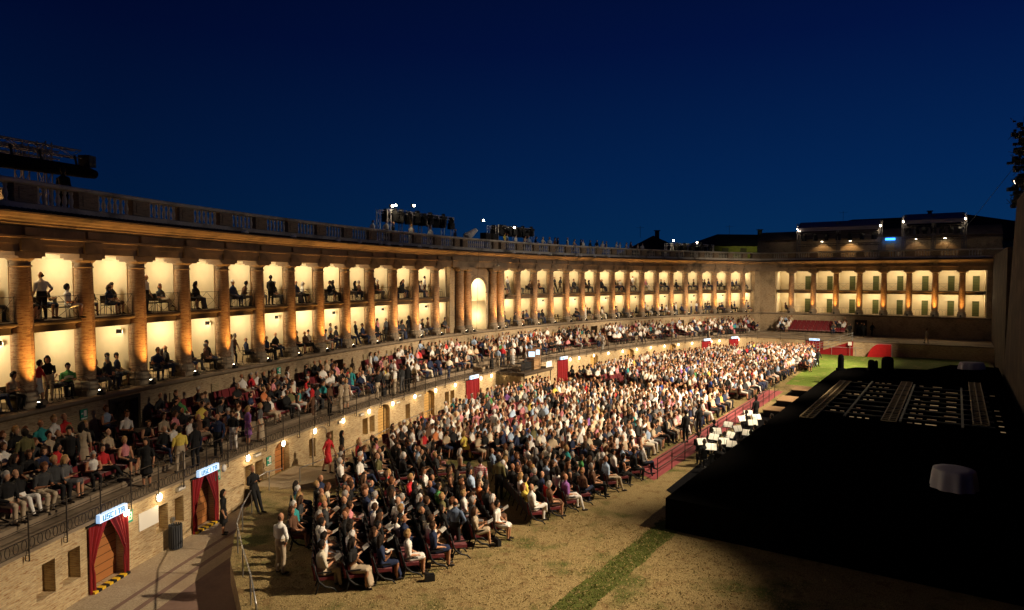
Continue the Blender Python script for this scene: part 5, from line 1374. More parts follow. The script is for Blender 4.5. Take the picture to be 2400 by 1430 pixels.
put(10,PM(-37.6,-.9,11.9),rzM(-37.6)+R(100),label='person in black standing on the roof terrace under the near lighting truss',outf=O('black','black','dark',True,0),must=True,group='people on the roof terrace')
realise()
# programmes in the hands of the nearer readers
np_=0
for o in [x for x in bpy.data.objects if x.name.startswith('person') and x.type=='MESH' and x.parent is None]:
    if o.data.name in (PROT[2]['hi'].name,PROT[3]['hi'].name,PROT[9]['hi'].name) and o.location.length<40 and np_<22:
        np_+=1; m_=MB(); m_.box((-.075,0,.03),(.15,.21,.006),0,0,(Vector((1,0,.2)).normalized(),Vector((0,.85,.52)),Vector((0,-.52,.85)))); m_.box((.075,0,.03),(.15,.21,.006),0,0,(Vector((1,0,-.2)).normalized(),Vector((0,.85,.52)),Vector((0,-.52,.85))))
        q=m_.build('programme',M_PAPER,None); sc_=o.scale[0]
        off=Matrix.Rotation(o.rotation_euler[2],3,'Z')@Vector((0,.42*sc_,.86*sc_)); q.location=o.location+off; q.rotation_euler=(0,0,o.rotation_euler[2])
        l_=o['label'].replace('person in ','').split(',')
        tag(q,' '.join(('open white programme held by the person in '+o['label'].replace('person in ','').replace(' hair,','').replace(',','')).split()[:7]+['%s from the camera'%nth(np_)]) if False else 'open white programme in the hands of a seated reader, %s reader by nearness'%nth(np_),'programme','programmes held by readers')
m_=MB(); q=[(-10.2,28.7),(-7.35,29.0),(-7.5,31.4),(-10.1,31.6)]; hz=[.02,.50,.50,.02]
top=[Vector((x,y,h)) for (x,y),h in zip(q,hz)]; bot=[Vector((x,y,-.02)) for x,y in q]; m_.face(top,1)
for i in range(4): j=(i+1)%4; m_.face([bot[i],bot[j],top[j],top[i]])
o=m_.build('earth_ramp',[M_BRICK2,M_PATH]); tag(o,'short earthen ramp rising beside the front of the seat block','ramp')
# ================================================================ control booth in front of the terrace
r=empty('control_booth',PM(-3.0,NP,0),rzM(-3)); tag(r,'raised control booth platform with desks in front of the terrace centre','platform')
m_=MB(); m_.box((1.35,0,1.50),(2.9,4.9,.14)); m_.box((1.35,0,1.36),(2.7,4.7,.12)); m_.build('deck',M_SLAB,r)
for x,y in ((2.6,-2.2),(2.6,2.2),(2.6,0)): m_=MB(); m_.bar((x,y,-.75),(x,y,1.4),.045); m_.build('post',M_IRON,r)
m_=MB()
for z in (2.0,2.55): m_.tube([(.1,-2.4,z),(2.75,-2.4,z),(2.75,2.4,z),(.1,2.4,z)],.018,5)
for x,y in ((2.75,-2.4),(2.75,-1.2),(2.75,0),(2.75,1.2),(2.75,2.4),(1.4,-2.4),(1.4,2.4)): m_.bar((x,y,1.55),(x,y,2.55),.016)
m_.build('railing',M_IRON,r)
m_=MB(); m_.box((1.9,.55,2.0),(.7,1.1,.86)); m_.box((1.9,.55,2.45),(.8,1.2,.05)); m_.build('desk',M_DECK,r)
m_=MB(); m_.box((1.9,-1.2,2.25),(.7,1.6,.05)); m_.box((2.2,-1.2,1.95),(.04,1.6,.6)); m_.build('desk',M_BLACK,r)
m_=MB(); m_.box((2.78,1.6,1.9),(.03,1.0,.5)); m_.build('white_panel',M_WHITE,r)
for i,(y,z) in enumerate(((.25,2.86),(1.15,2.95))):
    q=empty('monitor',PM(-3+y,NP+1.9,z),rzM(-3)+R(-62)); tag(q,'bulky monitor with a blue lit screen on the control booth, %s from the near side'%nth(i+1),'monitor','monitors on the control booth')
    m_=MB(); m_.box((0,0,0),(.62,.66,.60)); m_.box((-.02,0,.315),(.7,.74,.03)); m_.build('casing',M_CRATE,q)
    m_=MB(); m_.box((.315,0,0),(.02,.50,.42)); m_.build('screen',M_MON,q)
q=empty('laptop',PM(-3.9,NP+1.8,2.28),rzM(-3)+R(160)); tag(q,'open laptop with a blue screen on the black booth desk','laptop')
m_=MB(); m_.box((0,0,0),(.24,.34,.02)); m_.build('keyboard',M_BLACK,q); m_=MB(); m_.box((-.14,0,.12),(.015,.34,.23)); m_.build('lid',M_BLACK,q); m_=MB(); m_.box((-.13,0,.12),(.006,.31,.20)); m_.build('screen',M_BLUE,q)
# stepped brick end wall by the booth
m_=MB()
for i in range(5):
    m_.box(PM(-6.9,4.75-i*.85,ZL+.12+(i+1)*.24/2),(.86,.35,.24*(i+1)+.1),rzM(-6.9))
o=m_.build('stepped_wall',M_BRICK2,None); tag(o,'short stepped brick wall closing the terrace seats before the booth','wall')
# ================================================================ stage, pit, orchestra
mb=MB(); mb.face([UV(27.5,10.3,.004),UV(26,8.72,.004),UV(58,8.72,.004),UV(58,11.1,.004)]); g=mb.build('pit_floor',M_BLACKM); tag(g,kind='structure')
for i,(x,y,rz_,col_) in enumerate(((-2.5,19.9,.3,M_BLACK),(-.5,22.6,2.1,M_BLACK))):
    m_=MB(); m_.box((0,0,.10),(.30,.14,.19)); m_.box((0,0,.21),(.26,.10,.04)); m_.tube([(-.09,0,.21),(-.07,.03,.31),(.07,.03,.31),(.09,0,.21)],.010,5); o=m_.build('handbag',col_,None,(x,y,.004)); o.rotation_euler=(0,0,rz_); tag(o,'dark handbag on the ground by the row ends, %s from the near side'%nth(i+1),'handbag','handbags by the row ends')
r=empty('stage_platform'); tag(r,'large black stage platform in front of the stage wall','stage')
def slab(m_,pts,z0,z1,m=0):
    top=[p+Vector((0,0,z1)) for p in pts]; bot=[p+Vector((0,0,z0)) for p in pts]
    m_.face(top,m); 
    for i in range(len(pts)): j=(i+1)%len(pts); m_.face([bot[i],bot[j],top[j],top[i]],m)
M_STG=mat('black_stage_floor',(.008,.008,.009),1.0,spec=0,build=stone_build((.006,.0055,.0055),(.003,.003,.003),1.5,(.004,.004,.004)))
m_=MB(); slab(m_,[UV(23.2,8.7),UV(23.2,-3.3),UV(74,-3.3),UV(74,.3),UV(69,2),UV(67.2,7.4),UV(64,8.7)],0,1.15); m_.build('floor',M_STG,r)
def ladder(u0,u1,v,label):
    r=empty('ladder_truss'); tag(r,label,'truss','flat ladder trusses lying on the stage')
    z=1.22
    for dv in (-.36,0,.36): m_=MB(); m_.box((UV(u0,v+dv)+UV(u1,v+dv))/2+Vector((0,0,z)),(.05,u1-u0,.06),-T0); m_.build('rail',M_LAD,r)
    m_=MB(); u=u0
    while u<=u1+.01: m_.box(UV(u,v,z),(.72,.05,.05),-T0); u+=.56
    m_.build('rungs',M_LAD,r)
M_LAD=mat('brass_coloured_truss',(.42,.32,.18),.6)
ladder(41,57.3,7.0,'lit ladder truss on the stage nearest the orchestra')
ladder(42.5,59.3,3.0,'lit ladder truss along the middle of the stage')
ladder(44.2,61.8,-1.3,'dim ladder truss closest to the stage wall')
for (u,v,e) in ((66,6,90),(68,1,70)): lamp('SPOT','ladder_fill_spot',UV(u,v,6.5),e*.8,(1,.68,.32),UV(48,v-1.5,1.2),spot_size=R(34),spot_blend=.6,shadow_soft_size=.1)  # added spots that brighten the ladder trusses, without fixtures
M_SLOT=mat('floor_light_slot',(.9,.6,.3),.5,emit=(1,.66,.33),estr=.16)  # emission paints glints in the floor gaps, these strips are no lamps
M_SLOT2=mat('glint_slot_dim',(.9,.6,.3),.5,emit=(1,.60,.28),estr=.03)
r=empty('stage_floor_glints'); tag(r,'rows of small warm glints in the gaps of the black stage floor','floor glints')
rs=np.random.default_rng(3)
cols=[(6.1,.35),(5.6,.35),(4.9,.28),(4.5,.28),(4.1,.28),(2.0,.32),(1.6,.32),(1.0,.6),(.1,.8),(-2.2,.3)]
for i,u in enumerate((42.9,44.5,46.1,47.8,49.6,51.5,53.6,55.8,58.0)):
    for v,L in cols:
        if rs.random()<(.30 if v<5.4 else .5): continue
        m_=MB(); m_.box(UV(u,v,1.16),(L*rs.uniform(.6,1.0),.13,.02),-T0); m_.build('light_slot',M_SLOT if (rs.random()<.55 and i<6) else M_SLOT2,r)
m_=MB()
for i,u in enumerate((43.7,45.3,46.9,48.7,50.5,52.5,54.7,56.9)): m_.box(UV(u,2.4,1.19),(8.6,.12,.08),-T0)
for v in (5.25,2.45,-.45): m_.box(UV(50.4,v,1.20),(.12,15.6,.10),-T0)
m_.build('grid_beams',M_BLACK,r)
# flight cases and boards beside the pit
for i,(u,v,L,W,h,lb) in enumerate(((55.6,9.9,1.9,1.1,.55,'low wooden board box at the far end of the pit'),(50.4,9.9,2.3,1.0,.55,'long wooden board box in the middle of the pit edge'),(46.6,10.0,1.6,1.0,.45,'dim wooden board box closest to the music stands'))):
    m_=MB(); m_.box(UV(u,v,h/2+.01),(W,L,h),-T0); m_.box(UV(u,v,h+.02),(W+.08,L+.08,.05),-T0,1); o=m_.build('wooden_box',[M_BLACK,M_DECK]); tag(o,lb,'box')
M_SCORE=mat('score_paper',(.85,.82,.74),.8)
def music_stand():
    r=empty('music_stand'); m_=MB()
    for a in range(3): m_.bar((0,0,.25),(.28*math.cos(a*2.09),.28*math.sin(a*2.09),.0),.010)
    m_.bar((0,0,.2),(0,0,1.0),.012); p=m_.build('post',M_BLACK,r)
    ax=(Vector((.55,0,.835)),Vector((0,1,0)),Vector((-.835,0,.55)))
    m_=MB(); m_.box((0,0,1.05),(.38,.58,.02),ax=ax); d=m_.build('desk',M_BLACK,r)
    m_=MB(); m_.box((-.018,-.135,1.065),(.34,.25,.008),ax=ax); m_.box((-.018,.135,1.065),(.34,.25,.008),ax=ax); s=m_.build('score',M_SCORE,r)
    m_=MB(); m_.tube([(.10,0,1.20),(.02,0,1.32),(-.10,0,1.34)],.008,5); m_.tube([(-.10,-.12,1.34),(-.10,.12,1.34)],.018,6); l=m_.build('stand_lamp',M_BLACK,r)
    reg(r,p,d,s,l); return r
ms0=music_stand(); fu=True
spots=[(31.9,9.7),(32.7,10.4),(33.4,9.5),(34.0,10.2),(34.9,9.6),(35.4,10.5),(36.6,9.7),(37.3,10.4),(38.6,9.4),(39.4,10.2),(40.3,9.6),(41.2,10.3),(35.9,9.0),(33.0,9.0)]
for i,(u,v) in enumerate(spots):
    p=UV(u,v,0.0); fa_=rng.uniform(-.5,.5)
    q=ms0 if fu else dup(ms0,(0,0,0)); fu=False
    q.location=p; rz=R(70)+fa_*1.5; q.rotation_euler=(0,0,rz)
    tag(q,'music stand with lamp-lit pages in the dark pit, %s from the near end'%nth(i+1),'music stand','music stands in the pit')
    off=Matrix.Rotation(rz,3,'Z')@Vector((-.34,0,1.42)); lamp('POINT','stand_lamp_light',p+off,rng.uniform(4,13),(1,.84,.58),shadow_soft_size=.04)
    # the player, on a stool, facing the stand
    d_=Matrix.Rotation(rz,3,'Z')@Vector((-.85,.42 if i%2 else -.42,0)); pl_=p+d_
    b_=bpy.data.objects.new('person',PROT[0]['hi']); COL.objects.link(b_); b_.location=pl_; b_.rotation_euler=(0,0,rz-math.pi/2)
    tag(b_,'musician in black sitting at the %s music stand from the near end'%nth(i+1),'person','musicians in the pit')
    bk=cm('cloth','black',TD['black']); sk=cm('skin','0',SKIN[0]); hr=cm('hair','dark',HD['dark'])
    for k in range(9): b_.material_slots[k].link='OBJECT'; b_.material_slots[k].material=(hr if k==1 else sk if k in(0,5) else bk)
    m_=MB(); m_.lathe([(0,.46),(.19,.46),(.19,.42),(.03,.41),(.03,.04),(.2,.0)],n=10); o=m_.build('stool',M_BLACK,None,pl_); tag(o,'black stool under the %s musician from the near end'%nth(i+1),'stool','stools in the pit')
# round table with white cloth, and covered table
def cloth_table(p,r_,h,label,elong=1.0):
    m_=MB(); n=48; rings=[]
    for j,(k_,z) in enumerate(((0,h),(.6,h+.005),(1,h),(1.03,h-.03),(1.06,h*.66),(1.1,h*.33),(1.14,.03))):
        rings.append([Vector((k_*r_*(1+(.06 if j>3 else .012)*math.sin(9*2*math.pi*i/n))*math.cos(2*math.pi*i/n)*elong,k_*r_*(1+(.06 if j>3 else .012)*math.sin(9*2*math.pi*i/n))*math.sin(2*math.pi*i/n),z)) for i in range(n)])
    for a,b in zip(rings[:-1],rings[1:]):
        for i in range(n):
            j=(i+1)%n
            if a is rings[0]: m_.face([a[0],b[i],b[j]],0,None,True)
            else: m_.face([a[i],b[i],b[j],a[j]],0,None,True)
    o=m_.build('cloth_covered_table',M_CLOTH,None,p); tag(o,label,'table'); return o
cloth_table(Vector((16.9,25.2,1.155)),.68,.76,'round table under a white cloth standing alone on the dark stage')
cloth_table(Vector((40.6,58.6,1.155)),.55,.62,'long table under a pale cloth at the dark far end of the stage',1.8)
# speakers silhouetted at the far edge of the stage
for i,(x,y,w,h) in enumerate(((28.7,57.9,.5,1.45),(31.2,57.6,.55,1.0),(31.8,57.9,.28,.9),(32.5,57.4,.95,1.3))):
    m_=MB(); m_.lathe([(w*.5,0),(w*.5,h*.72),(w*.44,h*.88),(w*.26,h*.97),(0,h)],n=12); m_.box((0,0,.1),(w*1.15,w*1.15,.2)); o=m_.build('covered_speaker',M_BLACKM,None,(x,y,1.15)); tag(o,'black covered loudspeaker at the lawn edge of the stage, %s from the audience'%nth(i+1),'loudspeaker','covered loudspeakers at the stage edge')
# ================================================================ stage wall on the right with its rig
M_WALLD=mat('darkened_brick',(.1,.07,.05),.95,build=brick_build((.045,.027,.019),(.032,.02,.014),(.03,.02,.014)))  # brick colour darkened so the wall stays dim under the lamps
m_=MB()
a=[UV(98.2,-3.6),UV(75,-3.6)]; 
def wallprism(m_,q,v0,v1):
    f=[UV(u,v0,z) for u,z in q]; b=[UV(u,v1,z) for u,z in q]
    m_.face(f,0,[(u,z) for u,z in q]); m_.face(b[::-1],0,[(u,z) for u,z in q][::-1])
    for i in range(len(q)): j=(i+1)%len(q); m_.face([f[j],f[i],b[i],b[j]],0)
wallprism(m_,[(98.5,-.8),(98.5,11.9),(72,11.9),(72,-.8)],-3.62,-4.7)
wallprism(m_,[(71.5,-.8),(71.5,1.0),(61.5,14.9),(-6,14.9),(-6,-.8)],-3.55,-4.75)
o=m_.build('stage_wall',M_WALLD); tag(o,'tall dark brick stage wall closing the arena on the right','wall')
r=empty('speaker_rig'); tag(r,'ragged black cluster of hung lamps and cables rising above the stage wall','lighting rig')
m_=MB(); m_.bar(UV(63.0,-4.1,14.9),UV(60.5,-4.1,22),.10); m_.bar(UV(62.3,-4.5,14.9),UV(59.8,-4.5,22),.07); m_.build('mast',M_BLACK,r)
rg=np.random.default_rng(11)
for i in range(12):
    z=15.0+i*.46; u=64.6-i*.46+rg.normal(0,.2); m_=MB()
    for q in range(16):
        c_=UV(u+rg.normal(-.2,.75),-3.9+rg.normal(0,.35),z+rg.normal(0,.25)); a=rg.uniform(0,6.28); s_=rg.uniform(.10,.42)
        m_.box(c_,(s_,s_*rg.uniform(.5,1.6),s_*rg.uniform(.4,1.1)),a)
        m_.tube([c_,c_+Vector((rg.normal(0,.35),rg.normal(0,.35),rg.normal(0,.35)))],.02,4)
    m_.build('lamp_cluster',M_BLACK,r)
# trusses -----------------------------------------------------------------
def truss_beam(m_,a,b,w=.30,step=.5,r=.022,vert=False):
    a=Vector(a);b=Vector(b);d=(b-a).normalized(); ref=Vector((0,0,1)) if abs(d.z)<.8 else Vector((1,0,0)); s=d.cross(ref).normalized()*w/2; t=d.cross(s).normalized()*w/2
    c=[s+t,s-t,-s-t,-s+t]
    for q in c: m_.tube([a+q,b+q],r,5)
    n=max(1,int((b-a).length/step))
    for i in range(n):
        p=a+(b-a)*i/n; p2=a+(b-a)*(i+1)/n
        for k in range(4):
            k2=(k+1)%4; x,y=(c[k],c[k2]) if i%2 else (c[k2],c[k]); m_.tube([p+x,p2+y],r*.55,4,cap=False)
def moving_head(p,ang,i,parent):
    m_=MB(); m_.box(p,(.52,.5,.26),ang); m_.box(p+Vector((0,0,-.42)),(.46,.5,.54),ang+.6); m_.box(p+Vector((0,0,-.2)),(.62,.16,.4),ang); m_.box(p+Vector((0,.1,.25)),(.3,.3,.24),ang+1); return m_.build('spotlight',M_BLACK,parent)
def roof_truss(name,P,s_list,zt,label,lampends=(),heads=8,heads_dz=-.35,n=-1.4):
    r=empty(name); tag(r,label,'lighting truss','lighting trusses on the roof terrace')
    for s in s_list:
        for dn in (0,-1.1):
            m_=MB(); truss_beam(m_,P(s,n+dn,11.9),P(s,n+dn,zt),.28,.55); m_.build('tower',M_TRUSS,r)
    for dn in (0,-1.1): m_=MB(); truss_beam(m_,P(s_list[0],n+dn,zt-.15),P(s_list[-1],n+dn,zt-.15),.26,.6,.018); m_.build('beam',M_TRUSS,r)
    for i in range(heads):
        s=s_list[0]+(s_list[-1]-s_list[0])*(i+.5)/heads; moving_head(P(s,n+.15+.12*math.sin(i*5),zt-.3+.15*math.sin(i*3)),i,i,r); moving_head(P(s+.3,n-1.0,zt-.25),i*2,i,r)
    for (s,dz,e) in lampends:
        m_=MB(); m_.box(P(s,n+.25,zt+dz),(.22,.30,.22)); m_.build('lamp_body',M_BLACK,r); m_=MB(); m_.box(P(s,n+.40,zt+dz),(.04,.24,.17)); 
        p=P(s,n+.40,zt+dz); m2=MB(); m2.lathe([(0,-.10),(.08,-.06),(.11,0),(.08,.06),(0,.10)],p,8); m2.build('lamp_glass',M_FLOODG,r)
        if e: lamp('POINT','truss_lamp_light',P(s,n+.9,zt+dz-.1),e,(1,.78,.48),shadow_soft_size=.12)
    return r
r=empty('near_lighting_truss'); tag(r,'aluminium lighting gantry on the roof at the near end carrying a long black roll','lighting truss')
A=Vector((-20.9,24.0,14.55)); Bp=Vector((-19.5,30.2,14.75)); A0=A+(A-Bp)*.35
for off in (0,1): 
    m_=MB(); o_=Vector((-1.2,.3,0))*off; truss_beam(m_,A0+o_,Bp+o_,.34,.6,.03); m_.build('beam',M_TRUSSD,r)
for t in (.12,.80):
    for off in (0,1):
        p=A0+(Bp-A0)*(.26+t*.74*.92)+Vector((-1.2,.3,0))*off; m_=MB(); truss_beam(m_,(p.x,p.y,11.9),(p.x,p.y,15.0),.36,.55,.028); m_.build('tower',M_TRUSSD,r)
m_=MB(); m_.tube([A0+Vector((.3,0,-.72)),(A0+Bp)/2+Vector((.35,0,-.80)),Bp+Vector((.3,0,-.78)),Bp+Vector((.36,.55,-.80))],[.24,.30,.27,.20],12); m_.build('black_roll',M_BLACKM,r)
m_=MB(); 
for t in (.45,.6,.75,.95): p=A0+(Bp-A0)*t; m_.bar(p+Vector((.2,0,-.1)),p+Vector((.3,0,-.6)),.05)
m_.box(Bp+Vector((.2,.3,-.25)),(.5,.5,.5)); m_.build('hangers',M_BLACK,r)
roof_truss('lighting_truss',PM,[-10.6,-7.8,-5.2,-2.0],14.75,'first small lighting truss of black spotlights left of the arch on the roof',[(-10.7,.2,55),(-10.3,.28,0),(-7.9,.5,0)],9)
roof_truss('lighting_truss',PM,[4.9,7.6,10.8],14.5,'second small lighting truss of black spotlights right of the arch on the roof',[(2.2,.25,45),(7.2,-.1,0)],8)
roof_truss('lighting_truss',PM,[36.6,39.5,42.5,44.5],13.9,'third small lighting truss at the far curve of the roof',[(36.4,.3,45),(41,.2,0)],5)
m_=MB(); 
for k_ in (-.32,.0,.32): m_.bar(PM(-.9+k_,-.6,11.9),PM(-.9,-.5,13.1),.015)
m_.tube([PM(-1.2,-.4,12.95),PM(-.6,-.2,13.35),PM(-.2,.0,13.7)],[.42,.30,.18],10); o=m_.build('covered_followspot',M_SAND); tag(o,'followspot under clear plastic on the roof above the arch','followspot')
for i,s in enumerate((1.9,3.1)):
    m_=MB(); m_.box(PM(s,-.5,13.15),(.7,.8,.75),rzM(s)); m_.bar(PM(s,-.5,11.9),PM(s,-.5,12.9),.04); o=m_.build('black_floodlight',M_BLACK); tag(o,'bulky black floodlight on the roof just right of the arch, %s of two'%nth(i+1),'floodlight')
# sandbags lying on the cornice tiles
i=0
for s in (-24.3,-19.8,-17.4,-14.9,-14.0,-12.4,-9.9,-8.3,-7.0,4.4,6.0,8.7,10.7,13.2,15.4,16.2,18.8,21.5,-28.5):
    i+=1; m_=MB(); L=rng.uniform(.25,.5); m_.tube([PM(s-L/2,1.0,11.68),PM(s,1.12,11.72),PM(s+L/2,1.05,11.66)],[.05,.12,.06],7); o=m_.build('sandbag',M_SAND); tag(o,'pale weight bag on the cornice tiles, %s of the row'%nth(sorted((-24.3,-19.8,-17.4,-14.9,-14.0,-12.4,-9.9,-8.3,-7.0,4.4,6.0,8.7,10.7,13.2,15.4,16.2,18.8,21.5,-28.5)).index(s)+1),'weight bag','weight bags on the cornice')
# big gantries above the far wing
def gantry(t0,t1,n,label,zt=17.2):
    r=empty('rooftop_gantry'); tag(r,label,'lighting truss','large gantries over the far wing')
    for t in (t0,(t0+t1)/2,t1):
        m_=MB(); truss_beam(m_,PW(t,n,11.9),PW(t,n,zt),.35,.9,.04); m_.build('tower',M_TRUSSD,r)
    m_=MB()
    for z in (zt-1.6,zt-3.2): truss_beam(m_,PW(t0,n,z),PW(t1,n,z),.3,.9,.03)
    m_.build('beam',M_IRON,r)
    m_=MB(); P_=[PW(t0,n+.9,zt-.75),PW(t1,n+.9,zt-.75),PW(t1,n-1.2,zt+.15),PW(t0,n-1.2,zt+.15)]; m_.face(P_); m_.face([p+Vector((0,0,.05)) for p in P_][::-1]); m_.face([P_[0],P_[1],P_[1]+Vector((0,0,-.5)),P_[0]+Vector((0,0,-.5))]); m_.build('canopy',M_CANV,r)
    for i in range(7):
        t=t0+(t1-t0)*(i+.5)/7; moving_head(PW(t,n,zt-1.9),i,i,r)
    for t,dz in ((t0,-.4),(t1,-.3)):
        m2=MB(); m2.lathe([(0,-.14),(.10,-.08),(.15,0),(.10,.08),(0,.14)],PW(t,n+.6,zt+dz-.5),8); m2.build('lamp_glass',M_FLOODG,r)
gantry(4.3,14.8,-5.0,'left rooftop gantry with a pale canopy above the far wing')
gantry(17.6,24.4,-5.0,'right rooftop gantry with a pale canopy above the far wing',17.7)
lamp('POINT','gantry_light',PW(4.5,-4.0,16.0),9,(1,.8,.5)); lamp('POINT','gantry_light',PW(14.5,-4.6,15.8),9,(1,.8,.5)); lamp('POINT','gantry_light',PW(24.0,-4.6,15.8),7,(1,.8,.5))
# ================================================================ houses behind the far wing
def prism_house(name,label,c,w,d,z0,z1,zr,rz,wm,rm,over=.5,hip=.35,wins=(),win_m=None):
    r=empty(name,c,rz); tag(r,label,'building')
    m_=MB(); m_.box((0,0,(z0+z1)/2),(w,d,z1-z0)); m_.build('wall',wm,r)
    m_=MB(); W=w/2+over; D=d/2+over; h=w*hip
    e=[Vector((-W,-D,z1)),Vector((W,-D,z1)),Vector((W,D,z1)),Vector((-W,D,z1))]; a=Vector((-w/2+h,0,zr)); b=Vector((w/2-h,0,zr))
    m_.face([e[0],e[1],b,a]); m_.face([e[2],e[3],a,b]); m_.face([e[3],e[0],a]); m_.face([e[1],e[2],b]); m_.face([x+Vector((0,0,-.05)) for x in e][::-1])
    m_.box((w*.06,0,zr+.1),(.6,.5,1.3)); m_.box((w*.06,0,zr+.85),(.9,.75,.14)); m_.bar((-w*.2,0,zr-.4),(-w*.2,0,zr+1.6),.03); m_.bar((-w*.2-.7,0,zr+1.3),(-w*.2+.7,0,zr+1.35),.02); rf=m_.build('roof',rm,r)
    for (x,z,ww,hh) in wins:
        m_=MB(); m_.box((x,-d/2-.03,z),(ww,.1,hh)); m_.build('window',win_m or M_DARKD,r)
    return r
M_OCH=mat('ochre_render',(.2,.18,.04),.9,build=stone_build((.20,.18,.035),(.14,.125,.03),.4))
M_ROOFD=mat('dark_pantiles',(.03,.022,.02),.9,build=stone_build((.03,.022,.018),(.015,.012,.011),2))
rw_=-R(33)
prism_house('large_hipped_house','broad dark brick building with a hipped roof behind the far wing',(67,113,0),50,16,-1,15.0,19.5,rw_,M_BRICK2,M_ROOFD,.8,.33,[(x,13.2,1.2,1.9) for x in (-22,-18,-2,12,17,21)])
prism_house('long_ochre_house','long ochre house with a row of windows beyond the far curve of the roof',(42.5,118,0),22,12,-1,14.6,16.9,R(8),M_OCH,M_ROOFD,.6,.2,[(-8+i*3.2,13.4,1.1,1.6) for i in range(6)])
prism_house('pyramid_roofed_house','dark house with a pyramid roof and chimney behind the balustrade',(24.5,116,0),12,12,-1,12.2,16.6,R(12),M_BRICK2,M_ROOFD,.7,.5)
lamp('SPOT','street_lamp_light',(38,104,13.2),900,(.9,1,.45),(42.5,112,13.6),spot_size=R(140),spot_blend=1,shadow_soft_size=.2)
# blue-lit door sign on the rooftop building
r=empty('rooftop_doorway',PW(15.9,-7.0,11.9),-TW); tag(r,'lit door under a blue light box on the rooftop building','doorway')
m_=MB(); m_.box((.0,0,1.1),(.1,1.0,2.2)); m_.build('door',M_WOODY,r)
m_=MB(); m_.box((.12,0,2.75),(.16,1.2,.30)); m_.build('sign_box',M_BLUE,r)
lamp('POINT','blue_sign_light',PW(15.9,-6.2,14.4),10,(.1,.3,1)); 
r=empty('rooftop_building'); tag(r,'low brick rooftop building with warm lit arches behind the far balustrade','building')
m_=MB(); m_.sweep(wing_st(-2,28.6),[(-7.3,11.9),(-7.3,15.0)]); m_.build('wall',M_BRICK2,r)
m_=MB(); m_.sweep(wing_st(-2,28.6),[(-6.8,14.95),(-10.5,16.4)]); m_.build('roof',M_TILE,r)
for i,(t,e) in enumerate(((7.2,30),(10.9,48),(19.0,12),(22.3,16))):
    lamp('SPOT','rooftop_wall_light',PW(t,-6.3,14.5),e*3,(1,.6,.25),PW(t,-7.2,12.2),spot_size=R(110),spot_blend=.5,shadow_soft_size=.05)
    m_=MB(); m_.box((0,0,0),(.3,.25,.08)); m_.box((0,0,-.05),(.22,.18,.03),0,1); o=m_.build('wall_floodlight',[M_BLACK,M_BULB],None,PW(t,-6.7,14.6)); tag(o,'small downlight on the rooftop building, %s from the left'%nth(i+1),'floodlight','downlights on the rooftop building')
# warm work light on the near roof terrace behind the balusters
lamp('POINT','roof_work_light',PM(-38.2,-3.6,12.6),42,(1,.55,.22),shadow_soft_size=.15)
lamp('POINT','roof_work_light',PM(-35.5,-3.2,12.4),26,(1,.55,.22),shadow_soft_size=.15)
lamp('POINT','roof_work_light',PM(-31.5,-3.2,12.4),16,(1,.55,.22),shadow_soft_size=.15)
r=empty('rooftop_cabin',PM(-38.6,-5.6,11.9),rzM(-38.6)); tag(r,'small rendered cabin lit warm on the near roof terrace','cabin')
m_=MB(); m_.box((0,0,.55),(2.2,6.5,1.1)); m_.build('wall',M_PLAST,r); m_=MB(); m_.box((0,0,1.15),(2.5,6.8,.1)); m_.build('roof',M_TILE,r)
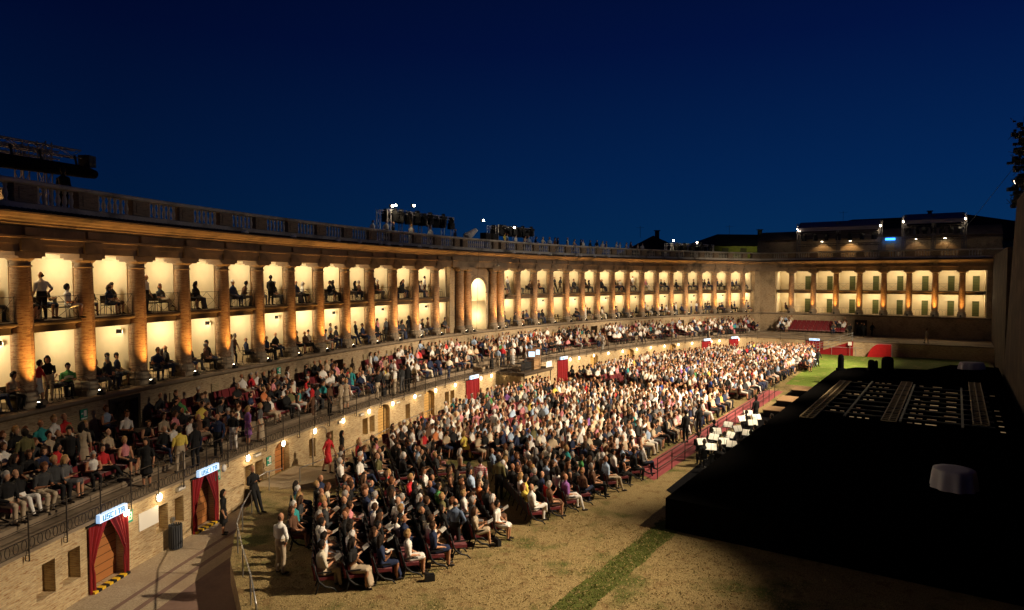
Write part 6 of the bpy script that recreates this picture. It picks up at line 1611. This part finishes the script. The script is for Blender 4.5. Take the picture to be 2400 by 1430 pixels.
# red stair side and awning at the far end
r=empty('red_awning',PW(16.2,11.2,-.75),-TW); tag(r,'bright red quarter-round awning under the far terrace doorway','awning')
m_=MB(); n=8; q=[(0,-1.3,0)]+[(0,-1.3+1.3*(1-math.cos(math.pi/2*i/n)),2.2*math.sin(math.pi/2*i/n)) for i in range(n+1)]+[(0,1.2,2.2),(0,1.2,0)]
m_.face([Vector(p) for p in q]); m_.face([Vector(p)+Vector((-1.3,0,0)) for p in q][::-1])
for a,b in zip(q[1:-1],q[2:]): m_.face([Vector(a),Vector(b),Vector(b)+Vector((-1.3,0,0)),Vector(a)+Vector((-1.3,0,0))])
m_.build('canvas',M_AWN,r)
r=empty('red_sided_stair'); tag(r,'stair with a dark red side climbing to the far terrace','stair')
m_=MB()
for i in range(9):
    t=8.6+i*.55; z=-.6+i*.25; m_.box(PW(t,11.1,(z-.75)/2),(1.3,.55,z+.75),-TW)
m_.build('steps',M_TERR,r)
m_=MB(); m_.face([PW(8.2,11.8,-.75),PW(13.5,11.8,-.75),PW(13.5,11.8,1.75),PW(8.2,11.8,-.3)]); m_.build('side_panel',M_CURT,r)
m_=MB()
for k_ in (.35,.7,1.0): m_.tube([PW(8.2,11.85,-.3+k_),PW(13.5,11.85,1.75+k_)],.025,5)
for i in range(5): m_.bar(PW(8.2+1.3*i,11.85,-.3+.5*i),PW(8.2+1.3*i,11.85,.7+.5*i),.02)
m_.build('rail',M_STEEL,r)
r=empty('sign_post',PW(13.2,12.2,0),-TW); tag(r,'white square sign on a post beside the red stair','sign'); m_=MB(); m_.bar((0,0,-.75),(0,0,1.3),.03); m_.build('post',M_STEEL,r); m_=MB(); m_.box((.03,0,1.45),(.03,.4,.42)); m_.build('plate',M_WHITE,r)
# cables
for i,(a,b,lb) in enumerate(((UV(64,-3.8,18.2),PW(22.5,.6,12.9),'thin cable running down from the loudspeaker rig to the far balustrade'),(PM(-1.6,1.25,11.5),PM(-1.6,1.0,4.4),'thin drop cable hanging down the centre wall'))):
    m_=MB(); m_.tube([a,(a+b)/2+Vector((0,0,-.25)),b],.018,4); o=m_.build('cable',M_BLACK); tag(o,lb,'cable')
# lantern bracket above the arch
r=empty('arch_lantern',PM(1.7,.6,10.35),rzM(1.7)); tag(r,'round hanging lantern on an iron bracket right of the arch','lantern')
m_=MB(); m_.tube([(0,0,.5),(.25,0,.75),(.5,0,.5),(.5,0,.2)],.018,5); m_.build('bracket',M_IRON,r); m_=MB(); m_.lathe([(0,-.02),(.2,0),(.08,.1),(.03,.2),(0,.2)],(.5,0,.0),12); m_.build('shade',M_STEEL,r)
